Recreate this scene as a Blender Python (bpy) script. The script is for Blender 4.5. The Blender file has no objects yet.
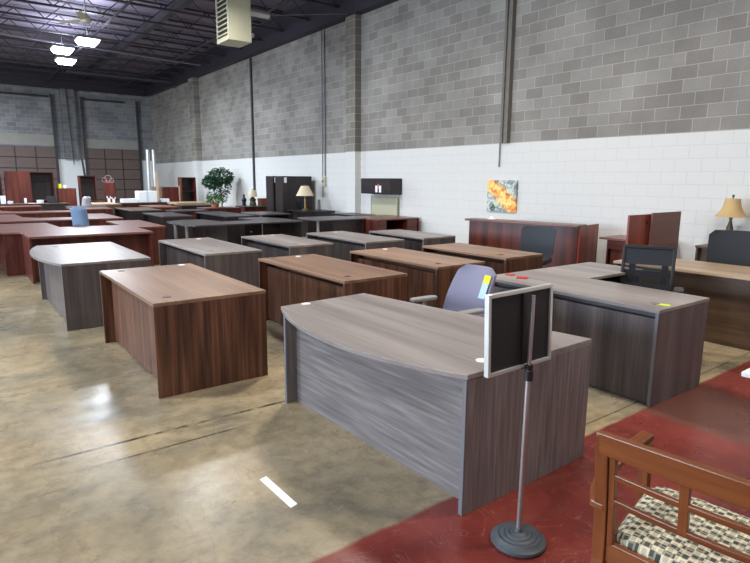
import bpy, bmesh, math, random
from mathutils import Vector, Matrix
random.seed(7)
S = bpy.context.scene
COL = S.collection
PI = math.pi

# ------------------------------------------------------------------ materials
def srgb(r, g, b):
    f = lambda c: (c/255/12.92) if c/255 <= .04045 else ((c/255+.055)/1.055)**2.4
    return (f(r), f(g), f(b), 1)

def newmat(name):
    m = bpy.data.materials.new(name); m.use_nodes = True
    nt = m.node_tree
    return m, nt, nt.nodes['Principled BSDF']

def N(nt, t, **kw):
    n = nt.nodes.new(t)
    for k, v in kw.items():
        setattr(n, k, v)
    return n

def plain(name, col, rough=.5, metal=0, noise=0, spec=.5, nscale=20, alpha=None):
    m, nt, b = newmat(name)
    b.inputs['Base Color'].default_value = col
    b.inputs['Roughness'].default_value = rough
    b.inputs['Metallic'].default_value = metal
    b.inputs['Specular IOR Level'].default_value = spec
    if noise:
        tc = N(nt, 'ShaderNodeTexCoord'); nz = N(nt, 'ShaderNodeTexNoise')
        nz.inputs['Scale'].default_value = nscale; nz.inputs['Detail'].default_value = 5
        mx = N(nt, 'ShaderNodeMix', data_type='RGBA')
        mx.inputs[6].default_value = tuple(c*(1-noise) for c in col[:3])+(1,)
        mx.inputs[7].default_value = tuple(min(1, c*(1+noise)) for c in col[:3])+(1,)
        nt.links.new(tc.outputs['Object'], nz.inputs['Vector'])
        nt.links.new(nz.outputs['Fac'], mx.inputs[0])
        nt.links.new(mx.outputs[2], b.inputs['Base Color'])
    return m

def wood(name, dark, mid, light, axis, rough=.4, fine=26, broad=7, contrast=1.0, spec=.5):
    """laminate grain running along axis (0,1,2)"""
    m, nt, b = newmat(name)
    tc = N(nt, 'ShaderNodeTexCoord')
    oi = N(nt, 'ShaderNodeObjectInfo')
    add = N(nt, 'ShaderNodeVectorMath', operation='ADD')
    mul = N(nt, 'ShaderNodeVectorMath', operation='SCALE'); mul.inputs['Scale'].default_value = 13.7
    nt.links.new(oi.outputs['Location'], mul.inputs[0])
    nt.links.new(tc.outputs['Object'], add.inputs[0]); nt.links.new(mul.outputs[0], add.inputs[1])
    def band(sc, stretch, det, dist):
        mp = N(nt, 'ShaderNodeMapping')
        s = [sc, sc, sc]; s[axis] = sc*stretch
        mp.inputs['Scale'].default_value = s
        nz = N(nt, 'ShaderNodeTexNoise'); nz.inputs['Scale'].default_value = 1
        nz.inputs['Detail'].default_value = det; nz.inputs['Distortion'].default_value = dist
        nt.links.new(add.outputs[0], mp.inputs['Vector']); nt.links.new(mp.outputs[0], nz.inputs['Vector'])
        return nz.outputs['Fac']
    a = band(broad, .05, 3, .25); c = band(fine*2.4, .03, 6, .3)
    mm = N(nt, 'ShaderNodeMath', operation='MULTIPLY_ADD'); mm.inputs[1].default_value = .68
    nt.links.new(a, mm.inputs[0])
    m2 = N(nt, 'ShaderNodeMath', operation='MULTIPLY'); m2.inputs[1].default_value = .32
    nt.links.new(c, m2.inputs[0]); nt.links.new(m2.outputs[0], mm.inputs[2])
    cr = N(nt, 'ShaderNodeValToRGB'); e = cr.color_ramp.elements
    w = .13/contrast
    e[0].position = .5-w; e[0].color = dark
    e[1].position = .5+w; e[1].color = light
    k = e.new(.5); k.color = mid
    nt.links.new(mm.outputs[0], cr.inputs[0]); nt.links.new(cr.outputs[0], b.inputs['Base Color'])
    b.inputs['Roughness'].default_value = rough
    b.inputs['Specular IOR Level'].default_value = spec
    return m

WOODS = {}
def woodset(key, d, m, l, rough=.4, **kw):
    WOODS[key] = [wood(key+'_grain_'+'xyz'[a], srgb(*d), srgb(*m), srgb(*l), a, rough, **kw) for a in range(3)]
woodset('grey', (66,61,62), (86,79,79), (106,98,96), .38)  # grey laminate, body tone darkened for shade on the sides; greytop carries the light
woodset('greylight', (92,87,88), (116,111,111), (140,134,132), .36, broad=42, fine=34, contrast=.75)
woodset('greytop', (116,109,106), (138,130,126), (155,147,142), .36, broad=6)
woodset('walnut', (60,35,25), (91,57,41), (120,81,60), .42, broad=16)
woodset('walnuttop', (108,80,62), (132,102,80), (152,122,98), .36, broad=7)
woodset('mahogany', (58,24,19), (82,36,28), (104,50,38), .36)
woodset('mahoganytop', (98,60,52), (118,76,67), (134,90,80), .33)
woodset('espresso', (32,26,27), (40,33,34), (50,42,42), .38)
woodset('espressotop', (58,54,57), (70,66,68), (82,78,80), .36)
woodset('redboard', (112,42,26), (138,56,36), (158,70,46), .36)  # redder wood, also lightened for the light lacking on -y faces
woodset('dullboard', (112,74,66), (122,82,74), (132,92,82), .5, contrast=.6)  # brown board, lightened for the same lack of light
woodset('tan', (150,125,98), (170,146,118), (186,164,136), .4)
woodset('umber', (66,50,38), (82,64,50), (98,78,60), .4)
woodset('cherry', (92,50,26), (116,66,34), (136,82,44), .30, broad=5, contrast=.8)

M = dict(
    black=plain('black_plastic', srgb(26,26,28), .45),
    blackfab=plain('black_fabric', srgb(38,40,46), .8, noise=.15, nscale=90),
    darkgrey=plain('dark_grey_fabric', srgb(48,54,62), .8, noise=.15, nscale=90),
    lavender=plain('lavender_fabric', srgb(128,127,146), .85, noise=.06, nscale=120),
    bluefab=plain('slate_blue_fabric', srgb(108,130,158), .8, noise=.06, nscale=100),
    whitefab=plain('pale_grey_fabric', srgb(196,196,206), .8),
    armgrey=plain('grey_arm_plastic', srgb(140,140,138), .45),
    greyplast=plain('grey_plastic', srgb(96,96,98), .5),
    alu=plain('brushed_aluminium', srgb(205,208,206), .38, .6),
    chrome=plain('satin_chrome', srgb(176,172,172), .35, .8),
    castiron=plain('dark_rubber', srgb(72,78,84), .5, noise=.12),
    boardblack=plain('sign_back_board', srgb(26,25,29), .6),
    white=plain('white_plastic', srgb(232,232,230), .4),
    paper=plain('white_paper', srgb(238,238,242), .6),
    yellow=plain('yellow_tag', srgb(232,222,40), .6),
    paleblue=plain('pale_blue_paper', srgb(176,206,232), .6),
    lime=plain('lime_sticker', srgb(206,226,60), .6),
    red=plain('red_plastic', srgb(190,30,40), .5),
    palepink=plain('pale_pink_wire', srgb(206,160,160), .5),
    pink=plain('pink_tag', srgb(216,90,110), .6),
    edge=plain('grey_edge_band', srgb(112,112,116), .4),
    edgebrown=plain('brown_edge_band', srgb(92,68,58), .4),
    steel=plain('dark_painted_steel', srgb(46,42,52), .6, noise=.15, nscale=2),
    deck=plain('ceiling_deck_paint', srgb(112,104,124), .8, noise=.2, nscale=.8),
    pipe=plain('pale_conduit', srgb(120,120,128), .5, .3),
    fan=plain('cream_fan_paint', srgb(196,192,176), .5),
    heater=plain('beige_heater_paint', srgb(176,174,150), .45, noise=.06, nscale=3),
    heaterdark=plain('heater_inside', srgb(40,40,36), .7),
    brass=plain('aged_brass', srgb(150,124,76), .35, .7, noise=.2),
    bronze=plain('dark_bronze', srgb(84,76,56), .45, .4, noise=.3, nscale=40),
    shadecream=plain('cream_lamp_shade', srgb(222,208,176), .8),
    shadegold=plain('gold_lamp_shade', srgb(196,166,112), .7, noise=.05),
    leaf=plain('ficus_leaf', srgb(44,80,52), .5, noise=.4, nscale=9),
    leafbright=plain('bright_green_leaf', srgb(74,130,50), .5, noise=.4, nscale=20),
    bark=plain('bark', srgb(96,78,58), .8, noise=.2),
    terracotta=plain('terracotta', srgb(176,112,78), .7, noise=.1),
    basket=plain('dark_basket', srgb(44,36,32), .7),
    plum=plain('purple_glass', srgb(70,48,120), .2),
    tack=plain('beige_tack_fabric', srgb(178,176,150), .85, noise=.04, nscale=60),
    brownbox=plain('brown_box', srgb(120,66,48), .6, noise=.1),
    concrete_trim=plain('weathered_channel', srgb(116,112,104), .7, noise=.35, nscale=7),
    dark_trim=plain('dark_door_track', srgb(58,58,62), .6),
    lintel=plain('pale_lintel_plaster', srgb(150,148,142), .9, noise=.15, nscale=3),
    whitewall=plain('white_wall_paint', srgb(234,236,236), .6, noise=.02, nscale=2),
    kraft=plain('kraft_board', srgb(142,118,96), .7, noise=.1),
)

def brickwall(name, horiz_axis, paint_z=None, tone=(134,130,124), lite=(156,153,147), mortar=(176,172,164)):
    m, nt, b = newmat(name)
    tc = N(nt, 'ShaderNodeTexCoord'); sp = N(nt, 'ShaderNodeSeparateXYZ'); cb = N(nt, 'ShaderNodeCombineXYZ')
    nt.links.new(tc.outputs['Object'], sp.inputs[0])
    nt.links.new(sp.outputs[horiz_axis], cb.inputs[0]); nt.links.new(sp.outputs[2], cb.inputs[1])
    br = N(nt, 'ShaderNodeTexBrick')
    br.inputs['Scale'].default_value = 1; br.inputs['Brick Width'].default_value = .4064
    br.inputs['Row Height'].default_value = .2032; br.inputs['Mortar Size'].default_value = .006
    br.inputs['Mortar Smooth'].default_value = .3; br.inputs['Bias'].default_value = -.15
    br.inputs['Color1'].default_value = srgb(*tone); br.inputs['Color2'].default_value = srgb(*lite)
    br.inputs['Mortar'].default_value = srgb(*mortar)
    nt.links.new(cb.outputs[0], br.inputs['Vector'])
    # stains
    nz = N(nt, 'ShaderNodeTexNoise'); nz.inputs['Scale'].default_value = .9; nz.inputs['Detail'].default_value = 6
    nt.links.new(tc.outputs['Object'], nz.inputs['Vector'])
    rr = N(nt, 'ShaderNodeMapRange'); rr.inputs[1].default_value = .3; rr.inputs[2].default_value = .7
    rr.inputs[3].default_value = .8; rr.inputs[4].default_value = 1.15
    nt.links.new(nz.outputs['Fac'], rr.inputs[0])
    n2 = N(nt, 'ShaderNodeTexNoise'); n2.inputs['Scale'].default_value = 30; n2.inputs['Detail'].default_value = 4
    nt.links.new(tc.outputs['Object'], n2.inputs['Vector'])
    r2 = N(nt, 'ShaderNodeMapRange'); r2.inputs[3].default_value = .88; r2.inputs[4].default_value = 1.12
    nt.links.new(n2.outputs['Fac'], r2.inputs[0])
    mu = N(nt, 'ShaderNodeMath', operation='MULTIPLY'); nt.links.new(rr.outputs[0], mu.inputs[0]); nt.links.new(r2.outputs[0], mu.inputs[1])
    vm = N(nt, 'ShaderNodeVectorMath', operation='SCALE')
    nt.links.new(br.outputs['Color'], vm.inputs[0]); nt.links.new(mu.outputs[0], vm.inputs['Scale'])
    out = vm.outputs[0]
    if paint_z is not None:
        gt = N(nt, 'ShaderNodeMath', operation='LESS_THAN'); gt.inputs[1].default_value = paint_z
        nt.links.new(sp.outputs[2], gt.inputs[0])
        b2 = N(nt, 'ShaderNodeMix', data_type='RGBA')
        b2.inputs[6].default_value = srgb(212,212,208); b2.inputs[7].default_value = srgb(202,202,198)
        nt.links.new(br.outputs['Fac'], b2.inputs[0])
        mx = N(nt, 'ShaderNodeMix', data_type='RGBA')
        nt.links.new(gt.outputs[0], mx.inputs[0]); nt.links.new(out, mx.inputs[6]); nt.links.new(b2.outputs[2], mx.inputs[7])
        out = mx.outputs[2]
    nt.links.new(out, b.inputs['Base Color'])
    bp = N(nt, 'ShaderNodeBump'); bp.inputs['Strength'].default_value = .35; bp.inputs['Distance'].default_value = .01
    inv = N(nt, 'ShaderNodeMath', operation='SUBTRACT'); inv.inputs[0].default_value = 1
    nt.links.new(br.outputs['Fac'], inv.inputs[1]); nt.links.new(inv.outputs[0], bp.inputs['Height'])
    nt.links.new(bp.outputs[0], b.inputs['Normal'])
    b.inputs['Roughness'].default_value = .85
    b.inputs['Specular IOR Level'].default_value = .25
    return m

def floormat():
    m, nt, b = newmat('polished_concrete_and_red_paint')
    L = nt.links.new
    tc = N(nt, 'ShaderNodeTexCoord'); sp = N(nt, 'ShaderNodeSeparateXYZ'); L(tc.outputs['Object'], sp.inputs[0])
    def noise(sc, det=6, rough=.55, dist=0, vec=None, scale3=None):
        n = N(nt, 'ShaderNodeTexNoise'); n.inputs['Scale'].default_value = sc; n.inputs['Detail'].default_value = det
        n.inputs['Roughness'].default_value = rough; n.inputs['Distortion'].default_value = dist
        if scale3:
            mp = N(nt, 'ShaderNodeMapping'); mp.inputs['Scale'].default_value = scale3
            L(tc.outputs['Object'], mp.inputs[0]); L(mp.outputs[0], n.inputs['Vector'])
        else:
            L(tc.outputs['Object'], n.inputs['Vector'])
        return n.outputs['Fac']
    def ramp(fac, stops):
        c = N(nt, 'ShaderNodeValToRGB'); L(fac, c.inputs[0]); e = c.color_ramp.elements
        e[0].position, e[0].color = stops[0]; e[1].position, e[1].color = stops[-1]
        for p, col in stops[1:-1]:
            k = e.new(p); k.color = col
        return c.outputs[0]
    def mix(f, a, bb, mode='MIX'):
        x = N(nt, 'ShaderNodeMix', data_type='RGBA', blend_type=mode)
        if isinstance(f, float): x.inputs[0].default_value = f
        else: L(f, x.inputs[0])
        for s, v in ((6, a), (7, bb)):
            if isinstance(v, tuple): x.inputs[s].default_value = v
            else: L(v, x.inputs[s])
        return x.outputs[2]
    conc = ramp(noise(.75, 8, .62, .6), [(.30, srgb(108,105,93)), (.44, srgb(148,137,112)), (.58, srgb(172,155,123)), (.72, srgb(158,149,128))])
    speck = ramp(noise(9, 8, .7), [(.32, (.70,.70,.70,1)), (.58, (1.08,1.08,1.08,1))])
    conc = mix(1.0, conc, speck, 'MULTIPLY')
    blot = ramp(noise(1.9, 5, .6, 1.2, scale3=(.7,1.5,1)), [(.60, (1,1,1,1)), (.74, (.62,.62,.62,1))])
    conc = mix(1.0, conc, blot, 'MULTIPLY')
    cloud = ramp(noise(.42, 4, .55, .4), [(.40, (1.06,1.05,1.03,1)), (.60, (.80,.81,.82,1))])
    conc = mix(1.0, conc, cloud, 'MULTIPLY')
    # saw cut joints and a long crack, all running along x
    def W(y0, w, amp=.02, sc=1.3):
        nn = N(nt, 'ShaderNodeMath', operation='MULTIPLY_ADD'); L(noise(sc, 4), nn.inputs[0]); nn.inputs[1].default_value = amp
        L(sp.outputs[1], nn.inputs[2])
        d = N(nt, 'ShaderNodeMath', operation='SUBTRACT'); L(nn.outputs[0], d.inputs[0]); d.inputs[1].default_value = y0+amp*.5
        a = N(nt, 'ShaderNodeMath', operation='ABSOLUTE'); L(d.outputs[0], a.inputs[0])
        r = N(nt, 'ShaderNodeMapRange'); L(a.outputs[0], r.inputs[0]); r.inputs[1].default_value = w*.4; r.inputs[2].default_value = w
        r.inputs[3].default_value = 1; r.inputs[4].default_value = 0
        return r.outputs[0]
    def gate(axis, lo, hi, soft=.15):
        r1 = N(nt, 'ShaderNodeMapRange'); L(sp.outputs[axis], r1.inputs[0]); r1.inputs[1].default_value = lo-soft; r1.inputs[2].default_value = lo+soft
        r2 = N(nt, 'ShaderNodeMapRange'); L(sp.outputs[axis], r2.inputs[0]); r2.inputs[1].default_value = hi-soft; r2.inputs[2].default_value = hi+soft
        r2.inputs[3].default_value = 1; r2.inputs[4].default_value = 0
        x = N(nt, 'ShaderNodeMath', operation='MULTIPLY'); L(r1.outputs[0], x.inputs[0]); L(r2.outputs[0], x.inputs[1]); return x.outputs[0]
    def mul(a, c):
        x = N(nt, 'ShaderNodeMath', operation='MULTIPLY'); L(a, x.inputs[0])
        if isinstance(c, float): x.inputs[1].default_value = c
        else: L(c, x.inputs[1])
        return x.outputs[0]
    brk = N(nt, 'ShaderNodeMapRange'); L(noise(3.2, 5, .7), brk.inputs[0]); brk.inputs[1].default_value = .38; brk.inputs[2].default_value = .52
    for y0, w, g, st in ((3.66,.020,(.35,2.6),1.0), (3.43,.012,(.5,1.45),.9), (5.0,.010,(-2,1.3),.5), (8.6,.02,(-3,9),.6), (2.05,.008,(2.9,9),.8)):
        k = mul(mul(mul(W(y0, w), gate(0, *g)), brk.outputs[0]), st)
        conc = mix(k, conc, srgb(50,46,38))
    # hairline cracks and dark scuffs
    def hair(scale, det, dist, width, scale3=None):
        n = noise(scale, det, .6, dist, scale3=scale3)
        d = N(nt, 'ShaderNodeMath', operation='SUBTRACT'); L(n, d.inputs[0]); d.inputs[1].default_value = .5
        a = N(nt, 'ShaderNodeMath', operation='ABSOLUTE'); L(d.outputs[0], a.inputs[0])
        r = N(nt, 'ShaderNodeMapRange'); L(a.outputs[0], r.inputs[0]); r.inputs[1].default_value = 0; r.inputs[2].default_value = width
        r.inputs[3].default_value = 1; r.inputs[4].default_value = 0
        return r.outputs[0]
    patch = N(nt, 'ShaderNodeMapRange'); L(noise(.8, 3), patch.inputs[0]); patch.inputs[1].default_value = .46; patch.inputs[2].default_value = .6
    conc = mix(mul(mul(hair(1.3, 5, .8, .006), patch.outputs[0]), .35), conc, srgb(74,68,54))
    conc = mix(mul(hair(1, 2, 1.5, .012, (3, 1.1, 1)), .22), conc, srgb(84,78,64))
    sm = N(nt, 'ShaderNodeMapRange'); L(noise(1, 7, .75, .4, scale3=(2.4, 5.5, 1)), sm.inputs[0]); sm.inputs[1].default_value = .62; sm.inputs[2].default_value = .72
    conc = mix(mul(sm.outputs[0], .7), conc, srgb(66,62,54))
    # fine scratches
    vo = noise(1, 3, .5, 0, scale3=(2.2, 40, 1))
    sc = N(nt, 'ShaderNodeMapRange'); L(vo, sc.inputs[0]); sc.inputs[1].default_value = .70; sc.inputs[2].default_value = .74
    conc = mix(mul(sc.outputs[0], .45), conc, srgb(72,66,54))
    # red painted aisle
    red = ramp(noise(2.2, 8, .65, .5), [(.3, srgb(100,42,36)), (.5, srgb(122,52,45)), (.7, srgb(136,66,57))])
    rs = noise(1, 4, .6, 2.5, scale3=(5, 9, 1))
    rm = N(nt, 'ShaderNodeMapRange'); L(rs, rm.inputs[0]); rm.inputs[1].default_value = .655; rm.inputs[2].default_value = .70
    red = mix(mul(rm.outputs[0], .35), red, srgb(168,118,104))
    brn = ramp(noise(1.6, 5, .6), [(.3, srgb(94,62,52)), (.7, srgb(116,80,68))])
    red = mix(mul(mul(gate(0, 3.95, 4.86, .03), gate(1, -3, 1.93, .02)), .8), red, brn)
    wear = N(nt, 'ShaderNodeMapRange'); L(noise(.9, 6, .7, 1.0), wear.inputs[0]); wear.inputs[1].default_value = .56; wear.inputs[2].default_value = .68
    red = mix(mul(wear.outputs[0], .4), red, srgb(126,96,84))
    nn = N(nt, 'ShaderNodeMath', operation='MULTIPLY_ADD'); L(noise(7, 4), nn.inputs[0]); nn.inputs[1].default_value = .03; L(sp.outputs[1], nn.inputs[2])
    red = mix(mul(hair(1.7, 3, 2.2, .004), .30), red, srgb(196,150,136))
    lt = N(nt, 'ShaderNodeMapRange'); L(nn.outputs[0], lt.inputs[0]); lt.inputs[1].default_value = 1.95; lt.inputs[2].default_value = 1.975
    lt.inputs[3].default_value = 1; lt.inputs[4].default_value = 0
    col = mix(lt.outputs[0], conc, red)
    L(col, b.inputs['Base Color'])
    rg = N(nt, 'ShaderNodeMapRange'); L(noise(1.4, 6, .6), rg.inputs[0]); rg.inputs[1].default_value = .3; rg.inputs[2].default_value = .7
    rg.inputs[3].default_value = .19; rg.inputs[4].default_value = .40
    L(rg.outputs[0], b.inputs['Roughness'])
    b.inputs['Specular IOR Level'].default_value = .36
    bp = N(nt, 'ShaderNodeBump'); bp.inputs['Strength'].default_value = .06; bp.inputs['Distance'].default_value = .02
    L(noise(5, 4), bp.inputs['Height']); L(bp.outputs[0], b.inputs['Normal'])
    return m

def emit(name, col, st):
    m, nt, b = newmat(name)
    b.inputs['Base Color'].default_value = col
    b.inputs['Emission Color'].default_value = col; b.inputs['Emission Strength'].default_value = st
    return m

def checks():
    """woven seat cloth: cream and dark green offset oblongs"""
    m, nt, b = newmat('checked_seat_cloth'); L = nt.links.new
    tc = N(nt, 'ShaderNodeTexCoord')
    mp = N(nt, 'ShaderNodeMapping'); mp.inputs['Rotation'].default_value = (0, 0, .0)
    L(tc.outputs['Object'], mp.inputs[0])
    br = N(nt, 'ShaderNodeTexBrick'); br.offset = .5; br.squash = 1
    br.inputs['Scale'].default_value = 1; br.inputs['Brick Width'].default_value = .032; br.inputs['Row Height'].default_value = .022
    br.inputs['Mortar Size'].default_value = .0035; br.inputs['Mortar Smooth'].default_value = .1; br.inputs['Bias'].default_value = -.05
    br.inputs['Color1'].default_value = srgb(46,60,58); br.inputs['Color2'].default_value = srgb(120,118,92)
    br.inputs['Mortar'].default_value = srgb(214,204,176)
    ck = N(nt, 'ShaderNodeTexChecker'); ck.inputs['Scale'].default_value = 46
    ck.inputs['Color1'].default_value = srgb(214,204,176); ck.inputs['Color2'].default_value = srgb(46,58,58)
    mx = N(nt, 'ShaderNodeMix', data_type='RGBA'); mx.inputs[0].default_value = .62
    L(mp.outputs[0], br.inputs['Vector'])
    m3 = N(nt, 'ShaderNodeMapping'); m3.inputs['Scale'].default_value = (1, .62, 0); m3.inputs['Location'].default_value = (0, 0, .003)
    L(tc.outputs['Object'], m3.inputs[0]); L(m3.outputs[0], ck.inputs['Vector'])
    L(br.outputs['Color'], mx.inputs[6]); L(ck.outputs['Color'], mx.inputs[7]); L(mx.outputs[2], b.inputs['Base Color'])
    b.inputs['Roughness'].default_value = .85
    return m

def paintmat():
    m, nt, b = newmat('abstract_painting'); L = nt.links.new
    tc = N(nt, 'ShaderNodeTexCoord')
    def nz(sc, d, off):
        mp = N(nt, 'ShaderNodeMapping'); mp.inputs['Location'].default_value = off; L(tc.outputs['Object'], mp.inputs[0])
        n = N(nt, 'ShaderNodeTexNoise'); n.inputs['Scale'].default_value = sc; n.inputs['Detail'].default_value = 6; n.inputs['Distortion'].default_value = d
        n.inputs['Roughness'].default_value = .65
        L(mp.outputs[0], n.inputs['Vector']); return n.outputs['Fac']
    sp = N(nt, 'ShaderNodeSeparateXYZ'); L(tc.outputs['Object'], sp.inputs[0])
    # diagonal warm band on a cool grey ground
    a = N(nt, 'ShaderNodeMath', operation='MULTIPLY_ADD'); L(sp.outputs[1], a.inputs[0]); a.inputs[1].default_value = -.75; L(sp.outputs[2], a.inputs[2])
    n1 = N(nt, 'ShaderNodeMath', operation='MULTIPLY_ADD'); L(nz(5, 1.5, (0,0,0)), n1.inputs[0]); n1.inputs[1].default_value = .5; L(a.outputs[0], n1.inputs[2])
    ab = N(nt, 'ShaderNodeMath', operation='SUBTRACT'); L(n1.outputs[0], ab.inputs[0]); ab.inputs[1].default_value = .27
    ac = N(nt, 'ShaderNodeMath', operation='ABSOLUTE'); L(ab.outputs[0], ac.inputs[0])
    mr = N(nt, 'ShaderNodeMapRange'); L(ac.outputs[0], mr.inputs[0]); mr.inputs[1].default_value = .12; mr.inputs[2].default_value = .26
    def ramp(f, st):
        c = N(nt, 'ShaderNodeValToRGB'); L(f, c.inputs[0]); e = c.color_ramp.elements
        e[0].position, e[0].color = st[0]; e[1].position, e[1].color = st[-1]
        for p, q in st[1:-1]:
            k = e.new(p); k.color = q
        return c.outputs[0]
    warm = ramp(nz(6, 1, (3,1,2)), [(.34, srgb(196,74,60)), (.42, srgb(232,140,70)), (.5, srgb(238,190,84)), (.6, srgb(244,222,150)), (.68, srgb(226,214,110))])
    cool = ramp(nz(6, 1.5, (7,5,1)), [(.36, srgb(60,66,72)), (.44, srgb(120,140,124)), (.5, srgb(150,162,176)), (.56, srgb(214,218,214)), (.66, srgb(190,200,90))])
    mx = N(nt, 'ShaderNodeMix', data_type='RGBA'); L(mr.outputs[0], mx.inputs[0]); L(warm, mx.inputs[6]); L(cool, mx.inputs[7])
    L(mx.outputs[2], b.inputs['Base Color']); b.inputs['Roughness'].default_value = .6
    return m

def meshfab():
    m, nt, b = newmat('black_chair_mesh')
    b.inputs['Base Color'].default_value = srgb(26,28,34); b.inputs['Roughness'].default_value = .7
    b.inputs['Alpha'].default_value = .62
    return m
def seethrough():
    m, nt, b = newmat('thin_black_chair_mesh')
    b.inputs['Base Color'].default_value = srgb(40,40,44); b.inputs['Roughness'].default_value = .7
    b.inputs['Alpha'].default_value = .3
    return m
M['checks'] = checks(); M['painting'] = paintmat(); M['mesh'] = plain('black_mesh_fabric', srgb(34,36,42), .75, noise=.1, nscale=150)
M['thinmesh'] = seethrough()
M['lamp'] = emit('lamp_panel', (.86,.93,1,1), 14)

# ------------------------------------------------------------------ mesh building
class MB:
    def __init__(s): s.v = []; s.f = []; s.m = Matrix.Identity(4); s.mi = []; s.cur = 0
    def mat(s, i): s.cur = i; return s
    def add(s, vs, fs):
        k = len(s.v); s.v += [tuple(s.m @ Vector(p)) for p in vs]; s.f += [tuple(i+k for i in f) for f in fs]; s.mi += [s.cur]*len(fs)
        return s
    def box(s, x0, x1, y0, y1, z0, z1):
        vs = [(x, y, z) for z in (z0, z1) for x, y in ((x0, y0), (x1, y0), (x1, y1), (x0, y1))]
        return s.add(vs, [(3,2,1,0),(4,5,6,7),(0,1,5,4),(1,2,6,5),(2,3,7,6),(3,0,4,7)])
    def prism(s, poly, z0, z1):
        n = len(poly)
        a = sum(poly[i][0]*poly[(i+1)%n][1]-poly[(i+1)%n][0]*poly[i][1] for i in range(n))
        if a < 0: poly = poly[::-1]
        vs = [(x, y, z0) for x, y in poly]+[(x, y, z1) for x, y in poly]
        fs = [tuple(range(n-1, -1, -1)), tuple(range(n, 2*n))]+[(i, (i+1)%n, n+(i+1)%n, n+i) for i in range(n)]
        return s.add(vs, fs)
    def hull(s, bottom, top):
        """loft between two rings of equal count (lists of xyz)"""
        n = len(bottom)
        return s.add(bottom+top, [tuple(range(n-1, -1, -1)), tuple(range(n, 2*n))]+[(i, (i+1)%n, n+(i+1)%n, n+i) for i in range(n)])
    def rings(s, rs, caps=True):
        n = len(rs[0]); vs = [p for r in rs for p in r]; fs = []
        for k in range(len(rs)-1):
            fs += [(k*n+i, k*n+(i+1)%n, (k+1)*n+(i+1)%n, (k+1)*n+i) for i in range(n)]
        if caps: fs += [tuple(range(n-1, -1, -1)), tuple((len(rs)-1)*n+i for i in range(n))]
        return s.add(vs, fs)
    def lathe(s, prof, n=24, c=(0,0)):
        return s.rings([[(c[0]+r*math.cos(2*PI*i/n), c[1]+r*math.sin(2*PI*i/n), z) for i in range(n)] for r, z in prof])
    def tube(s, pts, r, n=10, flat=1.0):
        pts = [Vector(p) for p in pts]; rs = []
        for i, p in enumerate(pts):
            t = (pts[min(i+1, len(pts)-1)]-pts[max(i-1, 0)]).normalized()
            up = Vector((0,0,1)) if abs(t.z) < .95 else Vector((1,0,0))
            a = t.cross(up).normalized(); b = t.cross(a).normalized()
            rr = r[i] if isinstance(r, (list, tuple)) else r
            rs.append([tuple(p+a*rr*math.cos(2*PI*k/n)+b*rr*flat*math.sin(2*PI*k/n)) for k in range(n)])
        return s.rings(rs)
    def beam(s, p, q, w, h):
        """rectangular bar from p to q, w sideways, h upward"""
        p, q = Vector(p), Vector(q); t = (q-p).normalized()
        up = Vector((0,0,1)) if abs(t.z) < .95 else Vector((1,0,0))
        a = t.cross(up).normalized()*w/2; b = a.cross(t).normalized()*h/2
        return s.rings([[tuple(c+a+b), tuple(c-a+b), tuple(c-a-b), tuple(c+a-b)] for c in (p, q)])
    def build(s, name, mat, parent=None, bevel=0, smooth=False, loc=None, seg=2, solid=0):
        me = bpy.data.meshes.new(name); me.from_pydata(s.v, [], s.f); me.validate()
        for mm in (mat if isinstance(mat, (list, tuple)) else [mat]): me.materials.append(mm)
        if len(me.polygons) == len(s.mi):
            me.polygons.foreach_set('material_index', s.mi)
        bm = bmesh.new(); bm.from_mesh(me); bmesh.ops.recalc_face_normals(bm, faces=bm.faces); bm.to_mesh(me); bm.free()
        if smooth:
            me.polygons.foreach_set('use_smooth', [True]*len(me.polygons))
            me.set_sharp_from_angle(angle=math.radians(40))
        o = bpy.data.objects.new(name, me); COL.objects.link(o)
        if parent is not None: o.parent = parent
        if loc: o.location = loc
        if bevel:
            b = o.modifiers.new('bevel', 'BEVEL'); b.width = bevel; b.segments = seg; b.limit_method = 'ANGLE'
        return o

def tag(o, label, cat, group=None, kind=None):
    o['label'] = label; o['category'] = cat
    if group: o['group'] = group
    if kind: o['kind'] = kind
    return o
def thing(name, label, cat, loc=(0,0,0), rz=0, group=None):
    o = bpy.data.objects.new(name, None); COL.objects.link(o); o.empty_display_size = .1
    o.location = loc; o.rotation_euler = (0, 0, rz)
    return tag(o, label, cat, group)
def struct(mb, name, mat, **kw):
    o = mb.build(name, mat, **kw); o['kind'] = 'structure'; return o
def kids(o): return [c for c in o.children]
def copy_tree(o, parent=None):
    c = o.copy(); COL.objects.link(c); c.parent = parent
    for ch in kids(o): copy_tree(ch, c)
    return c

# ------------------------------------------------------------------ setting
XW, YB, ZD = 9.4, 33.0, 6.95
XL, YN = -14.0, -7.0
struct(MB().box(XL, XW, YN, YB, -.1, 0), 'floor', floormat())
struct(MB().box(XW, XW+.2, YN, YB, 0, ZD), 'wall_right', brickwall('cmu_wall_right', 1, 2.43))
struct(MB().box(XL, XW, YB, YB+.2, 0, ZD), 'wall_back', brickwall('cmu_wall_back', 0, None, (122,123,126), (146,147,149), (170,170,170)))
struct(MB().box(XL-.2, XL, YN, YB, 0, ZD), 'wall_left', brickwall('cmu_wall_left', 1, 2.43))
struct(MB().box(XL, XW, YN-.2, YN, 0, ZD), 'wall_near', brickwall('cmu_wall_near', 0, 2.43))
struct(MB().box(XL, XW, YN, YB, ZD, ZD+.1), 'ceiling', M['deck'])
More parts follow.
